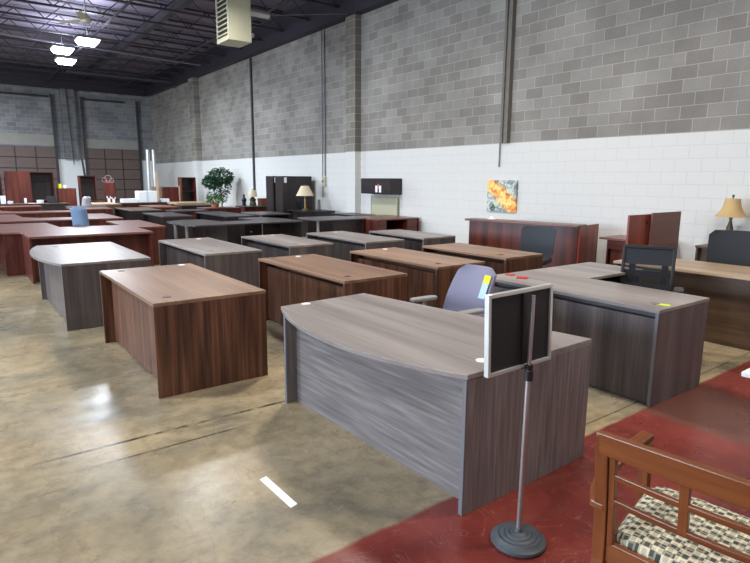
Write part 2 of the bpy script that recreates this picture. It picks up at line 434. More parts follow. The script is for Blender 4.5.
# dark beam and sheet over the upper right wall, in place of its shade
struct(MB().box(XW-.28, XW, YN, YB, 6.02, 6.16).box(XW-.06, XW, YN, YB, 6.16, ZD).box(XW-.28, XW-.2, YN, YB, 6.16, 6.5), 'trim_1', M['steel'])
struct(MB().box(XL, XW-.3, YB-.28, YB, 6.0, 6.9), 'trim_2', M['steel'])
# block piers on the right wall
pm = brickwall('cmu_pier', 1, 2.43, (118,114,106), (142,138,130))
struct(MB().box(XW-.2, XW, 13.15, 13.62, 0, 6.02), 'trim_3', pm)
struct(MB().box(XW-.26, XW, 25.5, 26.1, 0, 6.02), 'trim_4', pm)
# weathered steel channel and conduits
struct(MB().box(XW-.07, XW, 7.86, 8.02, 2.43, 6.02).box(XW-.11, XW-.07, 7.86, 7.89, 2.43, 6.02).box(XW-.11, XW-.07, 7.99, 8.02, 2.43, 6.02), 'trim_5', M['concrete_trim'])
def conduit(n, pts, r, m=M['pipe']): return struct(MB().tube(pts, r, 8), 'trim_%d' % n, m, smooth=True)
conduit(6, [(XW-.03, 15.0, 1.75), (XW-.03, 15.0, 6.0)], .02)
conduit(7, [(XW-.04, 20.05, 1.2), (XW-.04, 20.05, 6.0)], .045, M['dark_trim'])
conduit(8, [(XW-.03, 8.1, 1.95), (XW-.03, 8.1, 6.0)], .014)
conduit(9, [(4.6, 28.2, 6.15), (9.2, 28.2, 6.15), (9.2, 28.2, 5.9)], .07, M['dark_trim'])
conduit(10, [(-6, 21.6, 6.2), (8.8, 23.6, 6.2)], .03)
conduit(11, [(XW-.03, 15.15, 1.1), (XW-.03, 15.15, 6.0)], .012)
# electrical box
eb = thing('switch_box', 'small beige electrical box on the white wall between black cabinet and pier', 'switch box', (XW, 15.05, 1.6))
MB().box(-.07, 0, -.09, .09, -.14, .14).build('box', M['heater'], eb, .008)
MB().lathe([(.03, 0), (.03, .03), (.0, .035)], 12).build('dial', M['greyplast'], eb, loc=(-.08, 0, 0), smooth=True)
eb.children[1].rotation_euler = (0, -PI/2, 0)

# back wall: two brown sectional doors, pale lintels, white patches
doorm = plain('brown_sectional_door', srgb(104,88,82), .55, noise=.08, nscale=4)
doormull = plain('brown_door_stile', srgb(58,46,46), .55)
def rolldoor(n, x0, x1, top=3.15):
    r = bpy.data.objects.new('door_%d' % n, None); COL.objects.link(r); r['kind'] = 'structure'
    k = 0; h = .53; z = top
    while z > 0:
        z0 = max(0, z-h)
        p = MB().box(x0, x1, YB-.10, YB-.04, z0+.02, z-.02).box(x0, x1, YB-.112, YB-.10, (z0+z)/2-.02, (z0+z)/2+.02).mat(1)
        nx = max(3, round((x1-x0)/.85))
        for i in range(nx+1):
            xx = x0+(x1-x0)*i/nx
            p.box(xx-.025 if i else xx, xx+.025 if i < nx else xx, YB-.115, YB-.10, z0+.012, z-.012)
        p.build('door_panel', [doorm, doormull], r)
        z -= h; k += 1
    MB().box(x0, x1, YB-.04, YB-.005, 0, top).build('weather_strip', M['dark_trim'], r)
    return r
rolldoor(1, 0.2, 4.6); rolldoor(2, 6.0, 8.62)
struct(MB().box(-6, 4.6, YB-.03, YB, 3.2, 3.75), 'trim_12', M['lintel'])
struct(MB().box(6.0, 8.62, YB-.03, YB, 3.15, 3.62), 'trim_13', M['lintel'])
struct(MB().box(4.66, 5.94, YB-.02, YB, 0, 2.56), 'trim_14', M['whitewall'])
struct(MB().box(8.72, 9.4, YB-.02, YB, 0, 2.60), 'trim_15', M['whitewall'])
k = 16
for x in (4.63, 5.97, 8.67):
    struct(MB().box(x-.05, x+.05, YB-.16, YB, 0, 5.7), 'trim_%d' % k, M['dark_trim']); k += 1
pb = brickwall('cmu_pier_back', 0, None, (104,106,108), (128,130,132), (146,146,146))
struct(MB().box(5.0, 5.62, YB-.3, YB-.02, 2.56, 6.0), 'trim_%d' % k, pb); k += 1
for x0, x1 in ((2.4, 4.5), (6.1, 8.0)):
    struct(MB().box(x0, x1, YB-.14, YB, 5.55, 5.64), 'trim_%d' % k, M['dark_trim']); k += 1
conduit(k, [(5.35, YB-.36, 2.3), (5.25, YB-.36, 6)], .02, M['dark_trim']); k += 1

# open web joists under the deck, each spanning left to right
def joist(y, girder=False):
    mb = MB()
    zt, zb = ZD-.06, 6.28
    x0, x1 = XL+.1, XW-.32
    mb.box(x0, x1, -.05, .05, zt-.05, zt).box(x0, x1, -.05, .05, zb, zb+.05)
    nx = int((x1-x0)/.62); dx = (x1-x0)/nx
    for i in range(nx):
        a, b = (zb+.03, zt-.03) if i % 2 else (zt-.03, zb+.03)
        mb.beam((x0+i*dx, 0, a), (x0+(i+1)*dx, 0, b), .025, .025)
    return mb
jm = joist(0).build('ceiling_joist', M['steel'])
tag(jm, 'dark open-web steel joist spanning beneath the ceiling deck', 'joist', 'open web joists under the warehouse ceiling')
jm.location = (0, 4.2, 0)
y = 5.8
while y < YB-.5:
    c = jm.copy(); COL.objects.link(c); c.location = (0, y, 0); y += 1.6
# bridging rods along the room
for i, x in enumerate((-3.2, .6, 4.4, 7.7)):
    struct(MB().box(x-.03, x+.03, 2, YB-.3, 6.24, 6.28), 'trim_%d' % (k+1+i), M['steel'])
k += 6
struct(MB().box(5.9, 6.1, 2, YB-.3, 6.55, 6.75), 'trim_%d' % k, M['steel'])

# ------------------------------------------------------------------ lights
LAMP_E = 190; UPF = .26
def add_area(name, loc, sx, sy, e, col, rot=(0,0,0)):
    l = bpy.data.lights.new(name, 'AREA'); l.shape = 'RECTANGLE'; l.size = sx; l.size_y = sy; l.energy = e; l.color = col
    o = bpy.data.objects.new(name, l); COL.objects.link(o); o.location = loc; o.rotation_euler = rot; return o
def bay(x, y, label, e=LAMP_E, col=(1,.97,.93), first=[None]):
    if first[0] is None:
        t = thing('ceiling_light', label, 'ceiling light', (x, y, 5.6))
        MB().box(-.33, .33, -.33, .33, .14, .22).build('housing', M['greyplast'], t, .01)
        MB().hull([(-.22,-.22,0),(.22,-.22,0),(.22,.22,0),(-.22,.22,0)], [(-.31,-.31,.139),(.31,-.31,.139),(.31,.31,.139),(-.31,.31,.139)]).build('lamp_panel', M['lamp'], t, .03)
        MB().tube([(0, -.0, .22), (0, 0, .68)], .01, 6).build('hanger', M['steel'], t)
        first[0] = t
    else:
        t = copy_tree(first[0]); t.location = (x, y, 5.6)
        t['label'] = label
    if 'group' in t: pass
    add_area('light', (x, y, 5.585), .6, .6, e, col); add_area('uplight_fill', (x, y, 5.84), .5, .5, e*UPF, col, (PI, 0, 0))  # upward fill added above the housing to brighten ceiling and upper walls
    return t
cool = (.82, .90, 1.0); warm = (1, .91, .80)
bay(3.86, 19.6, 'bright rectangular bay light nearest below the ceiling fan', 330, cool)
bay(3.84, 23.3, 'bright bay light hanging lowest in view over the far desks', 480, cool)
bay(3.45, 21.4, 'dimmer bay light added in place of deck glare, above the lowest lamp', 150, cool)  # added lamp standing in for the lowest lamp's glare on the deck
lamps_off = [(4.3, 11.9, 200, (1,.97,.94)), (4.3, 5.8, 270, warm), (4.3, 0.4, 170, warm), (4.3, -4.5, 60, warm),
             (-2.6, 0.4, 160, warm), (-2.6, 6.5, 280, cool), (-2.6, 12.5, 300, cool), (-2.6, 19, 300, cool), (-2.6, 26, 300, cool), (-1.0, 29.5, 380, cool),
             (-9.5, 3.5, 300, cool), (-9.5, 12.5, 300, cool), (-9.5, 22, 300, cool)]
for x, y, e, c in lamps_off: bay(x, y, 'rectangular bay light out of view, hung from the joists', e, c)
for o in list(bpy.data.objects):
    if o.name.startswith('ceiling_light') and 'out of view' in o.get('label', ''): o['group'] = 'bay lights out of view'
# cool daylight from the unseen left side by glowing panes and an area light
wd = bpy.data.objects.new('window_1', None); COL.objects.link(wd); wd['kind'] = 'structure'
for i in range(6):
    MB().box(XL+.02, XL+.05, 1.5+i*2.4, 3.7+i*2.4, 1.0, 4.0).build('pane', emit('daylight_pane', (.72,.84,1,1), 3.0), wd)
add_area('daylight', (XL+.3, 8.5, 2.6), 3.2, 14, 2600, (.68, .82, 1), (0, -PI/2, 0))
w = bpy.data.worlds.new('world'); S.world = w; w.use_nodes = True
w.node_tree.nodes['Background'].inputs[0].default_value = (.6,.7,.85,1); w.node_tree.nodes['Background'].inputs[1].default_value = .25

# ------------------------------------------------------------------ camera
f, yw, pt, rl, H = 561.85, .6467, -.1801, .0074, 1.6759
fw = Vector((math.sin(yw)*math.cos(pt), math.cos(yw)*math.cos(pt), math.sin(pt)))
rt = Vector((math.cos(yw), -math.sin(yw), 0)); up = rt.cross(fw)
rt2 = math.cos(rl)*rt+math.sin(rl)*up; up2 = -math.sin(rl)*rt+math.cos(rl)*up
cd = bpy.data.cameras.new('camera'); cam = bpy.data.objects.new('camera', cd); COL.objects.link(cam)
cam.matrix_world = Matrix(((rt2.x, up2.x, -fw.x, 0), (rt2.y, up2.y, -fw.y, 0), (rt2.z, up2.z, -fw.z, H), (0,0,0,1)))
cd.sensor_width = 36; cd.lens = f/750*36; cd.clip_start = .05
S.camera = cam
S.view_settings.view_transform = 'Standard'; S.view_settings.look = 'None'; S.view_settings.gamma = 1
S.view_settings.use_curve_mapping = False; S.view_settings.exposure = -0.08

# ------------------------------------------------------------------ desks
def grommet(t, x, y, mat, z):
    MB().lathe([(.001, 0), (.034, 0), (.036, .003), (.030, .005), (.026, .004), (.001, .003)], 20).build('cable_grommet', mat, t, loc=(x, y, z), smooth=True)

def arc(p, q, sag, n=16):
    """points from p to q bowed by sag to the left of p->q"""
    p, q = Vector(p), Vector(q); c = (q-p).length; R = (c*c/4+sag*sag)/(2*sag)
    mid = (p+q)/2; d = (q-p).normalized(); nrm = Vector((-d.y, d.x)); cen = mid+nrm*(sag-R)
    a = math.asin(min(1, c/2/R)); out = []
    for i in range(n+1):
        th = -a+2*a*i/n
        out.append(tuple(cen+nrm*R*math.cos(th)+d*R*math.sin(th)))
    return out

def desk(label, x, y, w, d, wd, top, recess=.10, h=.75, poly=None, rz=0, group=None, gr=(), t=.028, cat='desk', drawers=True, gap=.012, name='office_desk', edgem=None, modaxis=2, modbottom=.02):
    """x,y = near corner on the aisle side; d along x, w along y; kneehole opens to +x"""
    r = thing(name, label, cat, (x, y, 0), rz, group)
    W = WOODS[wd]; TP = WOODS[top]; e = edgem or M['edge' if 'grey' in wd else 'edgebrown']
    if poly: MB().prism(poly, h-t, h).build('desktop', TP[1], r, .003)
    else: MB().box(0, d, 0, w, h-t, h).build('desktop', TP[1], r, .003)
    i = .003
    for y0 in (i, w-i-.026):
        p = MB().box(i, d-i, y0, y0+.026, 0, h-t-.001).build('end_panel', W[2], r, .002)
        MB().box(i-.002, i-.0002, y0+.001, y0+.025, .002, h-t-.003).build('edge_band', e, p)
    MB().box(recess, recess+.018, i+.026, w-i-.026, modbottom, h-t-.065).build('modesty_panel', W[modaxis], r)
    MB().box(recess+.10, recess+.118, i+.026, w-i-.026, h-t-.12, h-t-.001).build('top_rail', W[1], r)
    if drawers:
        for y0 in (i+.026, w-i-.026-.40):
            pd = MB().box(recess+.13, d-.05, y0, y0+.40, .03, h-t-.051).build('drawer_pedestal', W[2], r)
            z = .04
            for hh in (.18, .18, .26):
                fr = MB().box(d-.05, d-.032, y0+.005, y0+.395, z, z+hh-.008).build('drawer_front', W[1], pd)
                z += hh
    for gx, gy, gm in gr: grommet(r, gx, gy, M[gm], h)
    return r

# A: big bow-front grey desk in front
dl = arc((1.917, 1.79), (1.88, 3.64), .205, 20)
ox, oy = 1.917, 1.79
A = thing('bow_front_desk', 'large grey bow-front desk standing nearest, behind the sign stand', 'desk', (ox, oy, 0))
poly = [(p[0]-ox, p[1]-oy) for p in dl]+[(2.67-ox, 3.69-oy), (2.985-ox, 1.80-oy)]
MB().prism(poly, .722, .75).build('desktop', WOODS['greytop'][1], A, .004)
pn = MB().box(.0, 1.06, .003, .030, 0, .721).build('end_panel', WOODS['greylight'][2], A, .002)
MB().box(-.003, -.0005, .004, .029, .002, .719).build('edge_band', M['edge'], pn)
pn = MB().box(-.022, .70, 1.81, 1.837, 0, .721).build('end_panel', WOODS['greylight'][2], A, .002)
MB().box(-.025, -.0225, 1.811, 1.836, .002, .719).build('edge_band', M['edge'], pn)
MB().hull([(.10, .042, .0), (.12, .042, .0), (.085, 1.81, .0), (.065, 1.81, .0)], [(.10, .042, .721), (.12, .042, .721), (.085, 1.81, .721), (.065, 1.81, .721)]).build('modesty_panel', WOODS['greylight'][1], A)
pd = MB().box(.14, .92, .042, .44, .03, .66).build('drawer_pedestal', WOODS['greylight'][2], A)
MB().box(.92, .938, .047, .435, .04, .33).build('drawer_front', WOODS['greylight'][1], pd)
MB().box(.92, .938, .047, .435, .34, .65).build('drawer_front', WOODS['greylight'][1], pd)
grommet(A, 2.07-ox, 3.60-oy, M['white'], .75); grommet(A, 2.14-ox, 1.90-oy, M['white'], .75)

desk('brown walnut desk standing alone in the aisle, left of the big bow-front desk', 1.143, 4.258, 1.863, .923, 'walnut', 'walnuttop', recess=.10, gr=((.18, 1.73, 'edgebrown'), (.16, .19, 'edgebrown'), (.80, 1.78, 'paper')))
# C: bow front at the left
ar = arc((0, 0), (0, 2.05), .17, 16)
desk('grey bow-front desk at left with cool shiny top, before the mahogany desks', .905, 6.82, 2.05, .937, 'grey', 'greytop', recess=.06, poly=ar+[(.937, 2.05), (.937, 0)], name='bow_front_desk', gr=((.2, .25, 'edge'), (.2, 1.8, 'edge')))
desk('grey desk right behind the lone walnut desk', 2.47, 6.763, 1.927, .77, 'grey', 'greytop', gr=((.55, 1.75, 'paper'), (.2, .3, 'edge')))
desk('walnut desk just left of and behind the big bow-front desk', 2.842, 4.229, 1.817, .76, 'walnut', 'walnuttop', gr=((.47, 1.7, 'white'), (.17, 1.78-.0, 'edgebrown'), (.17, .2, 'edgebrown')))
desk('middle walnut desk behind the lavender chair', 4.13, 4.36, 1.666, .76, 'walnut', 'walnuttop', gr=((.5, 1.55, 'white'), (.2, .2, 'edgebrown')))
desk('rightmost walnut desk, in front of the mahogany reception counter', 5.315, 4.418, 1.522, .73, 'walnut', 'walnuttop', gr=((.2, .25, 'edgebrown'),))
desk('grey desk in the second row, between two other grey desks, before the black u-shaped desk', 3.738, 6.927, 1.64, .726, 'grey', 'greytop', gr=((.5, 1.5, 'white'), (.2, .2, 'edge')))
desk('grey desk in the second row, before the bullet-ended black table', 4.915, 6.738, 1.762, .75, 'grey', 'greytop', gr=((.5, 1.6, 'white'),))
desk('rightmost grey desk of the second row, before the mahogany desk under the wall cabinet', 6.053, 6.725, 1.485, .722, 'grey', 'greytop')

# K: L-shaped grey desk at right
K = thing('l_shaped_desk', 'large grey l-shaped desk at right with lime sticker on its corner', 'desk', (4.062, 1.935, 0), -.016)
G = WOODS['grey']
MB().prism([(0, 0), (.79, 0), (.79, 1.10), (1.80, 1.10), (1.80, 1.75), (0, 1.75)], .722, .75).build('desktop', WOODS['greytop'][1], K, .003)
p = MB().box(.004, .786, .003, .029, 0, .721).build('end_panel', G[2], K, .002); MB().box(.001, .0035, .004, .028, .002, .719).build('edge_band', M['edge'], p)
MB().box(.03, .048, .029, 1.712, .008, .672).build('modesty_panel', G[2], K)
MB().box(.14, .158, .038, 1.712, .6, .721).build('top_rail', G[1], K)
MB().box(.012, .778, 1.712, 1.738, 0, .721).build('end_panel', G[2], K, .002)
MB().box(1.76, 1.786, 1.12, 1.738, 0, .721).build('end_panel', G[2], K, .002)
MB().box(.778, 1.76, 1.70, 1.718, .1, .721).build('modesty_panel', G[2], K)
MB().box(.2, .76, .04, .45, .03, .70).build('drawer_pedestal', G[2], K)
grommet(K, .2, .14, M['edge'], .75)
def sticker(name, label, cat, x, y, z, sx, sy, m, rz=0, group=None, th=.0012):
    o = MB().box(-sx/2, sx/2, -sy/2, sy/2, 0, th).build(name, M[m]); o.location = (x, y, z+.0003); o.rotation_euler = (0, 0, rz)
    return tag(o, label, cat, group)
sticker('sticker', 'lime green sticker on the near corner of the grey l-shaped desk', 'sticker', 4.27, 2.03, .751, .06, .13, 'lime', .2)
sticker('sample_chip', 'red chip lying on the grey l-shaped desk, the nearer one of two', 'chip', 4.34, 3.40, .751, .10, .10, 'red', .5, th=.006)
sticker('sample_chip', 'red chip lying on the grey l-shaped desk, further behind the lavender chair', 'chip', 4.38, 3.58, .751, .07, .08, 'red', .2, th=.006)

# tan desk at the far right
T = thing('office_desk', 'dark umber desk with pale tan top at the right edge, behind the black mesh chair', 'desk', (6.2, 1.5, 0))
MB().box(0, .84, 0, 2.05, .722, .75).build('desktop', WOODS['tan'][1], T, .003)
for y0 in (.012, 2.012):
    MB().box(.02, .82, y0, y0+.026, 0, .721).build('end_panel', WOODS['umber'][2], T, .002)
MB().box(.10, .118, .038, 2.012, .0, .721).build('modesty_panel', WOODS['umber'][1], T)
# white table top corner at the right edge
wt = thing('pedestal_table', 'white table top whose corner shows at the right edge', 'table', (3.06, -.07, 0))
MB().box(0, 1.2, 0, 1.1, .725, .75).build('tabletop', M['white'], wt, .004)
MB().lathe([(.28, 0), (.28, .02), (.05, .05), (.04, .5), (.04, .724)], 24, (.65, .5)).build('pedestal', M['greyplast'], wt, smooth=True)

# ------------------------------------------------------------------ dark u-shaped desk group in the middle
def panels(r, lst, m, nm='panel'):
    for b in lst: MB().box(*b).build(nm, m, r)
U = thing('u_shaped_desk', 'long espresso black u-shaped desk with rounded grey end on metal legs, mid room', 'desk', (3.7, 11.0, 0))
q = [(.0, 1.35), (-.04, .9), (.0, .3), (.16, .02), (.9, 0), (2.58, -.02), (2.60, 1.0), (2.35, 1.68), (1.75, 1.62), (1.80, .78), (1.0, .80), (.9, 1.55), (.45, 1.68)]
MB().prism(q, .722, .75).build('desktop', WOODS['espressotop'][0], U, .003)
MB().box(.35, 2.55, .03, .05, .02, .721).build('modesty_panel', WOODS['espresso'][0], U)
MB().box(2.54, 2.566, .03, 1.0, 0, .721).build('end_panel', WOODS['espresso'][2], U)
MB().box(.35, .376, .05, .75, 0, .721).build('end_panel', WOODS['espresso'][2], U)
MB().box(1.85, 2.3, 1.5, 1.526, 0, .721).build('end_panel', WOODS['espresso'][2], U)
MB().lathe([(.018, 0), (.018, .012), (.001, .014)], 12).build('lock', M['chrome'], U, loc=(1.35, .03, .56)); U.children[-1].rotation_euler = (PI/2, 0, 0)
for px, py in ((.04, .87), (.15, .50)):
    MB().lathe([(.045, 0), (.038, .02), (.038, .70), (.06, .721)], 16, (px, py)).build('leg', M['alu'], U, smooth=True)

def boxdesk(label, x, y, dx, dy, wd, top, name='office_desk', cat='desk', h=.75, face='-y', group=None, knee=None):
    """plain desk: top, two end panels and a modesty board"""
    r = thing(name, label, cat, (x, y, 0), 0, group); W = WOODS[wd]; ax = 0 if dx > dy else 1
    MB().box(0, dx, 0, dy, h-.03, h).build('desktop', WOODS[top][ax], r, .003)
    if ax == 0:
        for x0 in (.01, dx-.036): MB().box(x0, x0+.026, .01, dy-.01, 0, h-.031).build('end_panel', W[2], r)
        if knee is None: MB().box(.036, dx-.036, .05, .068, .02, h-.031).build('modesty_panel', W[2], r)
        else:
            MB().box(.036, dx-.036, dy-.08, dy-.06, .02, h-.031).build('modesty_panel', W[2], r)
            for k0, k1 in knee:
                pd = MB().box(k0, k1, .03, dy-.09, .03, h-.032).build('drawer_pedestal', W[2], r)
                MB().box(k0+.01, k1-.01, .015, .03, .05, .33).build('drawer_front', W[0], pd)
                MB().box(k0+.01, k1-.01, .015, .03, .34, h-.05).build('drawer_front', W[0], pd)
    else:
        for y0 in (.01, dy-.036): MB().box(.01, dx-.01, y0, y0+.026, 0, h-.031).build('end_panel', W[2], r)
        MB().box(.12, .138, .036, dy-.036, .02, h-.031).build('modesty_panel', W[2], r)
    return r
boxdesk('espresso desk behind the black u-shaped desk, left one with slate top', 4.1, 14.0, .76, 1.75, 'espresso', 'espressotop')
boxdesk('espresso desk standing before the potted flower, with slate top', 5.42, 13.25, .76, 2.2, 'espresso', 'espressotop')
# bullet tables
def bullet(label, x, y, dx, dy, legs, body=None, sag=.3):
    r = thing('bullet_table', label, 'table', (x, y, 0))
    a = arc((0, 0), (0, dy), sag, 12)
    MB().prism(a+[(dx, dy), (dx, 0)], .722, .75).build('tabletop', WOODS['espressotop'][0], r, .003)
    for lx, ly in legs: MB().lathe([(.05, 0), (.038, .02), (.038, .7), (.06, .721)], 16, (lx, ly)).build('leg', M['alu'], r, smooth=True)
    if body:
        MB().box(*body).build('modesty_panel', WOODS['espresso'][0], r)
        MB().box(dx-.04, dx-.014, .02, dy-.02, 0, .721).build('end_panel', WOODS['espresso'][2], r)
    return r
bullet('bullet-ended slate grey table with black body, left of the mahogany desk', 6.85, 10.95, 1.10, 1.2, ((.0, .35),), (.22, 1.06, .05, .07, .02, .721))
bullet('slate grey rounded table on one metal leg before the black tall cabinets', 6.5, 13.5, .85, 1.3, ((.1, .3),), (.3, .81, .6, .62, .1, .721), .2)
# black credenza under the lamp
boxdesk('black low credenza along the wall under the cream lamp', 8.2, 14.1, .95, 1.2, 'espresso', 'espresso', 'credenza', 'credenza')
boxdesk('small black credenza beside the pier, left of the beige tackboard', 8.35, 11.95, .7, 1.15, 'espresso', 'espresso', 'credenza', 'credenza')

# mahogany desk with kneehole under the wall cabinet
hd = boxdesk('mahogany kneehole desk against the wall below the black wall cabinet', 7.98, 10.5, 1.32, 1.30, 'mahogany', 'mahoganytop', knee=[(.04, .3), (.93, 1.26)])
tk = thing('tackboard', 'beige fabric tackboard standing behind the mahogany desk against the wall', 'board', (9.3, 11.42, 0))
MB().box(.02, .05, 0, 1.12, 0, 1.22).build('panel', M['tack'], tk, .004)
MB().box(.01, .055, -.012, 0, 0, 1.23).box(.01, .055, 1.12, 1.132, 0, 1.23).box(.01, .055, 0, 1.12, 1.22, 1.23).build('frame', M['heater'], tk)
oh = thing('wall_cabinet', 'black overhead cabinet mounted on the white wall above the tackboard', 'cabinet', (9.0, 11.32, 1.29))
MB().box(.02, .4, 0, 1.27, 0, .41).build('body', WOODS['espresso'][1], oh, .003)
for y0 in (0.005, .64): MB().box(0, .019, y0, y0+.625, .005, .405).build('door', WOODS['espresso'][1], oh, .002)
for y0 in (.36, .52):
    o = MB().box(-.006, -.002, 0, .09, 0, .17).box(-.007, -.006, .02, .07, .09, .15).build('tag', M['paper'], oh, loc=(0, y0, .05))
MB().box(-.0065, -.0015, .46, .51, .14, .26).build('tag', M['pink'], oh)

# tall black cabinets by the wall
def tall(label, x, y, w, d):
    r = thing('storage_cabinet', label, 'cabinet', (x, y, 0))
    W = WOODS['espresso']
    MB().box(0, w, .02, d, 0, 1.75).build('body', W[2], r, .004)
    for x0 in (.004, w/2+.002):
        dd = MB().box(x0, x0+w/2-.006, 0, .019, .06, 1.74).build('door', W[2], r, .003)
        MB().box(-.008, .008, -.025, 0, .8, 1.0).build('handle', M['black'], dd, loc=(w/2-.03 if x0 < .1 else w/2+.04, 0, 0))
    MB().box(.04, .13, -.004, -.001, 1.55, 1.71).build('tag', M['paper'], r)
    return r
tall('tall black two-door cabinet behind the cream table lamp', 8.2, 15.55, 1.02, .5)
c2 = tall('tall black cabinet half hidden behind the other black cabinet', 8.2, 16.2, .95, .5)

# ------------------------------------------------------------------ mahogany u-desks in rows on the left
def udesk(label, x, y, poly, pans, bright=None):
    r = thing('u_shaped_desk', label, 'desk', (x, y, 0))
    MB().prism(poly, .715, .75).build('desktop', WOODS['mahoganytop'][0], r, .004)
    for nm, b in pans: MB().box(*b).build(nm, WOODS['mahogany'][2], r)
    return r
udesk('nearest mahogany u-shaped desk, behind the grey bow-front desk', .95, 10.2,
      [(0, 0), (1.87, 0), (1.87, 1.02), (2.40, 1.02), (2.40, 2.95), (1.72, 2.95), (1.72, 1.72), (.68, 1.80), (.62, 3.1), (-1.6, 3.1), (-1.6, 1.1), (-.28, 1.1), (-.02, 1.0)],
      [('end_panel', (0, .03, .02, 1.1, 0, .714)), ('modesty_panel', (.03, 1.83, .22, .24, .0, .714)), ('end_panel', (1.83, 1.86, .02, 1.04, 0, .714)),
       ('end_panel', (-.27, 0, 1.11, 1.14, 0, .714)), ('end_panel', (1.87, 2.38, 1.04, 1.07, 0, .714)), ('end_panel', (2.36, 2.39, 1.07, 2.9, 0, .714)),
       ('modesty_panel', (-.27, -.25, 1.14, 3.0, 0, .714)), ('end_panel', (-1.58, .6, 3.05, 3.08, 0, .714)), ('modesty_panel', (.75, 1.7, 1.5, 1.52, .3, .714))])
udesk('second mahogany u-shaped desk, beyond the blue chair', .2, 14.05,
      [(0, 0), (3.03, 0), (3.03, 2.0), (2.5, 2.0), (2.45, .85), (1.45, .85), (1.15, 1.3), (1.1, 2.6), (-1.5, 2.6), (-1.5, 0)],
      [('modesty_panel', (-1.4, 2.98, .04, .06, 0, .714)), ('end_panel', (2.98, 3.01, .06, 1.96, 0, .714)), ('end_panel', (-1.4, 1.08, 2.55, 2.57, 0, .714))])
udesk('third mahogany u-shaped desk from the front in the left rows', .2, 17.3,
      [(0, 0), (2.55, 0), (2.55, .7), (1.2, .7), (.95, 1.1), (.9, 2.2), (-1.5, 2.2), (-1.5, 0)],
      [('modesty_panel', (-1.4, 2.5, .04, .06, 0, .714)), ('end_panel', (2.5, 2.53, .06, .68, 0, .714)), ('end_panel', (-1.4, .88, 2.15, 2.17, 0, .714))])
boxdesk('long mahogany desk at left before the black cluttered table', .3, 20.9, 2.1, .75, 'mahogany', 'mahoganytop')
boxdesk('mahogany desk with pale glossy top right of the third u-shaped desk', 2.85, 18.4, 1.1, 1.1, 'mahogany', 'mahoganytop')
boxdesk('slate-topped black desk behind the second mahogany u-shaped desk', 3.0, 19.9, 1.2, .8, 'espresso', 'espressotop')
boxdesk('walnut-dark desk with slate top right of the blue chair rows', 4.08, 16.9, .9, 1.9, 'espresso', 'umber')
boxdesk('black table at far left carrying white crockery', .9, 23.0, 2.6, .8, 'espresso', 'umber')
boxdesk('light-topped desk at the far end beneath the small red hutch', 3.98, 21.6, .95, 1.6, 'umber', 'tan')
boxdesk('dark mahogany desk at far centre carrying the white carton', 5.1, 22.2, 2.0, .9, 'mahogany', 'espressotop')
boxdesk('dusky mahogany desk behind the walnut-dark desk', 5.15, 18.6, .85, 1.5, 'mahogany', 'mahoganytop')
boxdesk('dark mahogany desk left of the small black desk before the potted flower', 5.05, 16.1, 1.0, .8, 'mahogany', 'espressotop')
boxdesk('mahogany credenza carrying the small potted flower', 6.35, 17.2, 1.2, .75, 'mahogany', 'mahoganytop', 'credenza', 'credenza')
boxdesk('dark-topped mahogany credenza by the wall carrying the brown box', 7.85, 17.6, 1.4, .8, 'mahogany', 'espressotop', 'credenza', 'credenza')
boxdesk('dark desk at far right, under the ficus leaves', 6.3, 19.2, 1.3, .8, 'espresso', 'umber')

# light pine work table
pt_ = thing('work_table', 'light pine work table in front of the tall mahogany bookcase', 'table', (6.45, 20.2, 0))
MB().box(0, 1.15, 0, 1.1, .74, .80).build('tabletop', WOODS['tan'][0], pt_, .003)
for px, py in ((.04, .04), (1.04, .04), (.04, 1.0), (1.04, 1.0)): MB().box(px, px+.07, py, py+.07, 0, .739).build('leg', WOODS['tan'][2], pt_)
MB().beam((.08, .02, .35), (.45, .02, .72), .03, .06).build('brace', WOODS['tan'][0], pt_)

# ------------------------------------------------------------------ reception counter
rc = thing('reception_counter', 'mahogany reception counter with overhanging top, beneath the abstract painting', 'counter', (7.87, 7.45, 0), 0)
mh = WOODS['mahogany']
# counter runs from (7.87,7.45) to (8.28,5.25)
ang = math.atan2(.41, 2.2)
rc.rotation_euler = (0, 0, ang); Lr = 2.2
MB().box(-.06, .30, -Lr+.08, .08, .92, .955).build('counter_top', WOODS['mahoganytop'][1], rc, .004)
MB().box(.05, .075, -Lr+.12, .02, .0, .919).build('front_panel', mh[2], rc)
MB().box(.05, .83, -Lr+.08, -Lr+.11, 0, .935).build('end_panel', WOODS['redboard'][2], rc)  # mahogany end in the lighter redboard, its missing light put into the colour
MB().box(.05, .62, .02, .045, 0, .919).build('end_panel', mh[2], rc)
MB().box(.076, .62, -Lr+.12, .02, .70, .73).build('worktop', WOODS['mahoganytop'][1], rc)
# return against wall
rr_ = thing('office_desk', 'low mahogany desk against the wall between counter and leaning panel', 'desk', (8.72, 4.30, 0))
MB().box(0, .66, 0, .98, .71, .745).build('desktop', WOODS['mahoganytop'][1], rr_, .003)
MB().box(.03, .05, .03, .82, .56, .709).build('apron', mh[1], rr_)
MB().box(.03, .64, .0, .026, 0, .709).build('end_panel', mh[2], rr_)
MB().box(.03, .64, .82, .846, 0, .709).build('end_panel', mh[2], rr_)
MB().box(.5, .52, .03, .82, .1, .55).build('modesty_panel', mh[2], rr_)
MB().box(.08, .5, .4, .8, .05, .56).build('drawer_pedestal', mh[2], rr_)
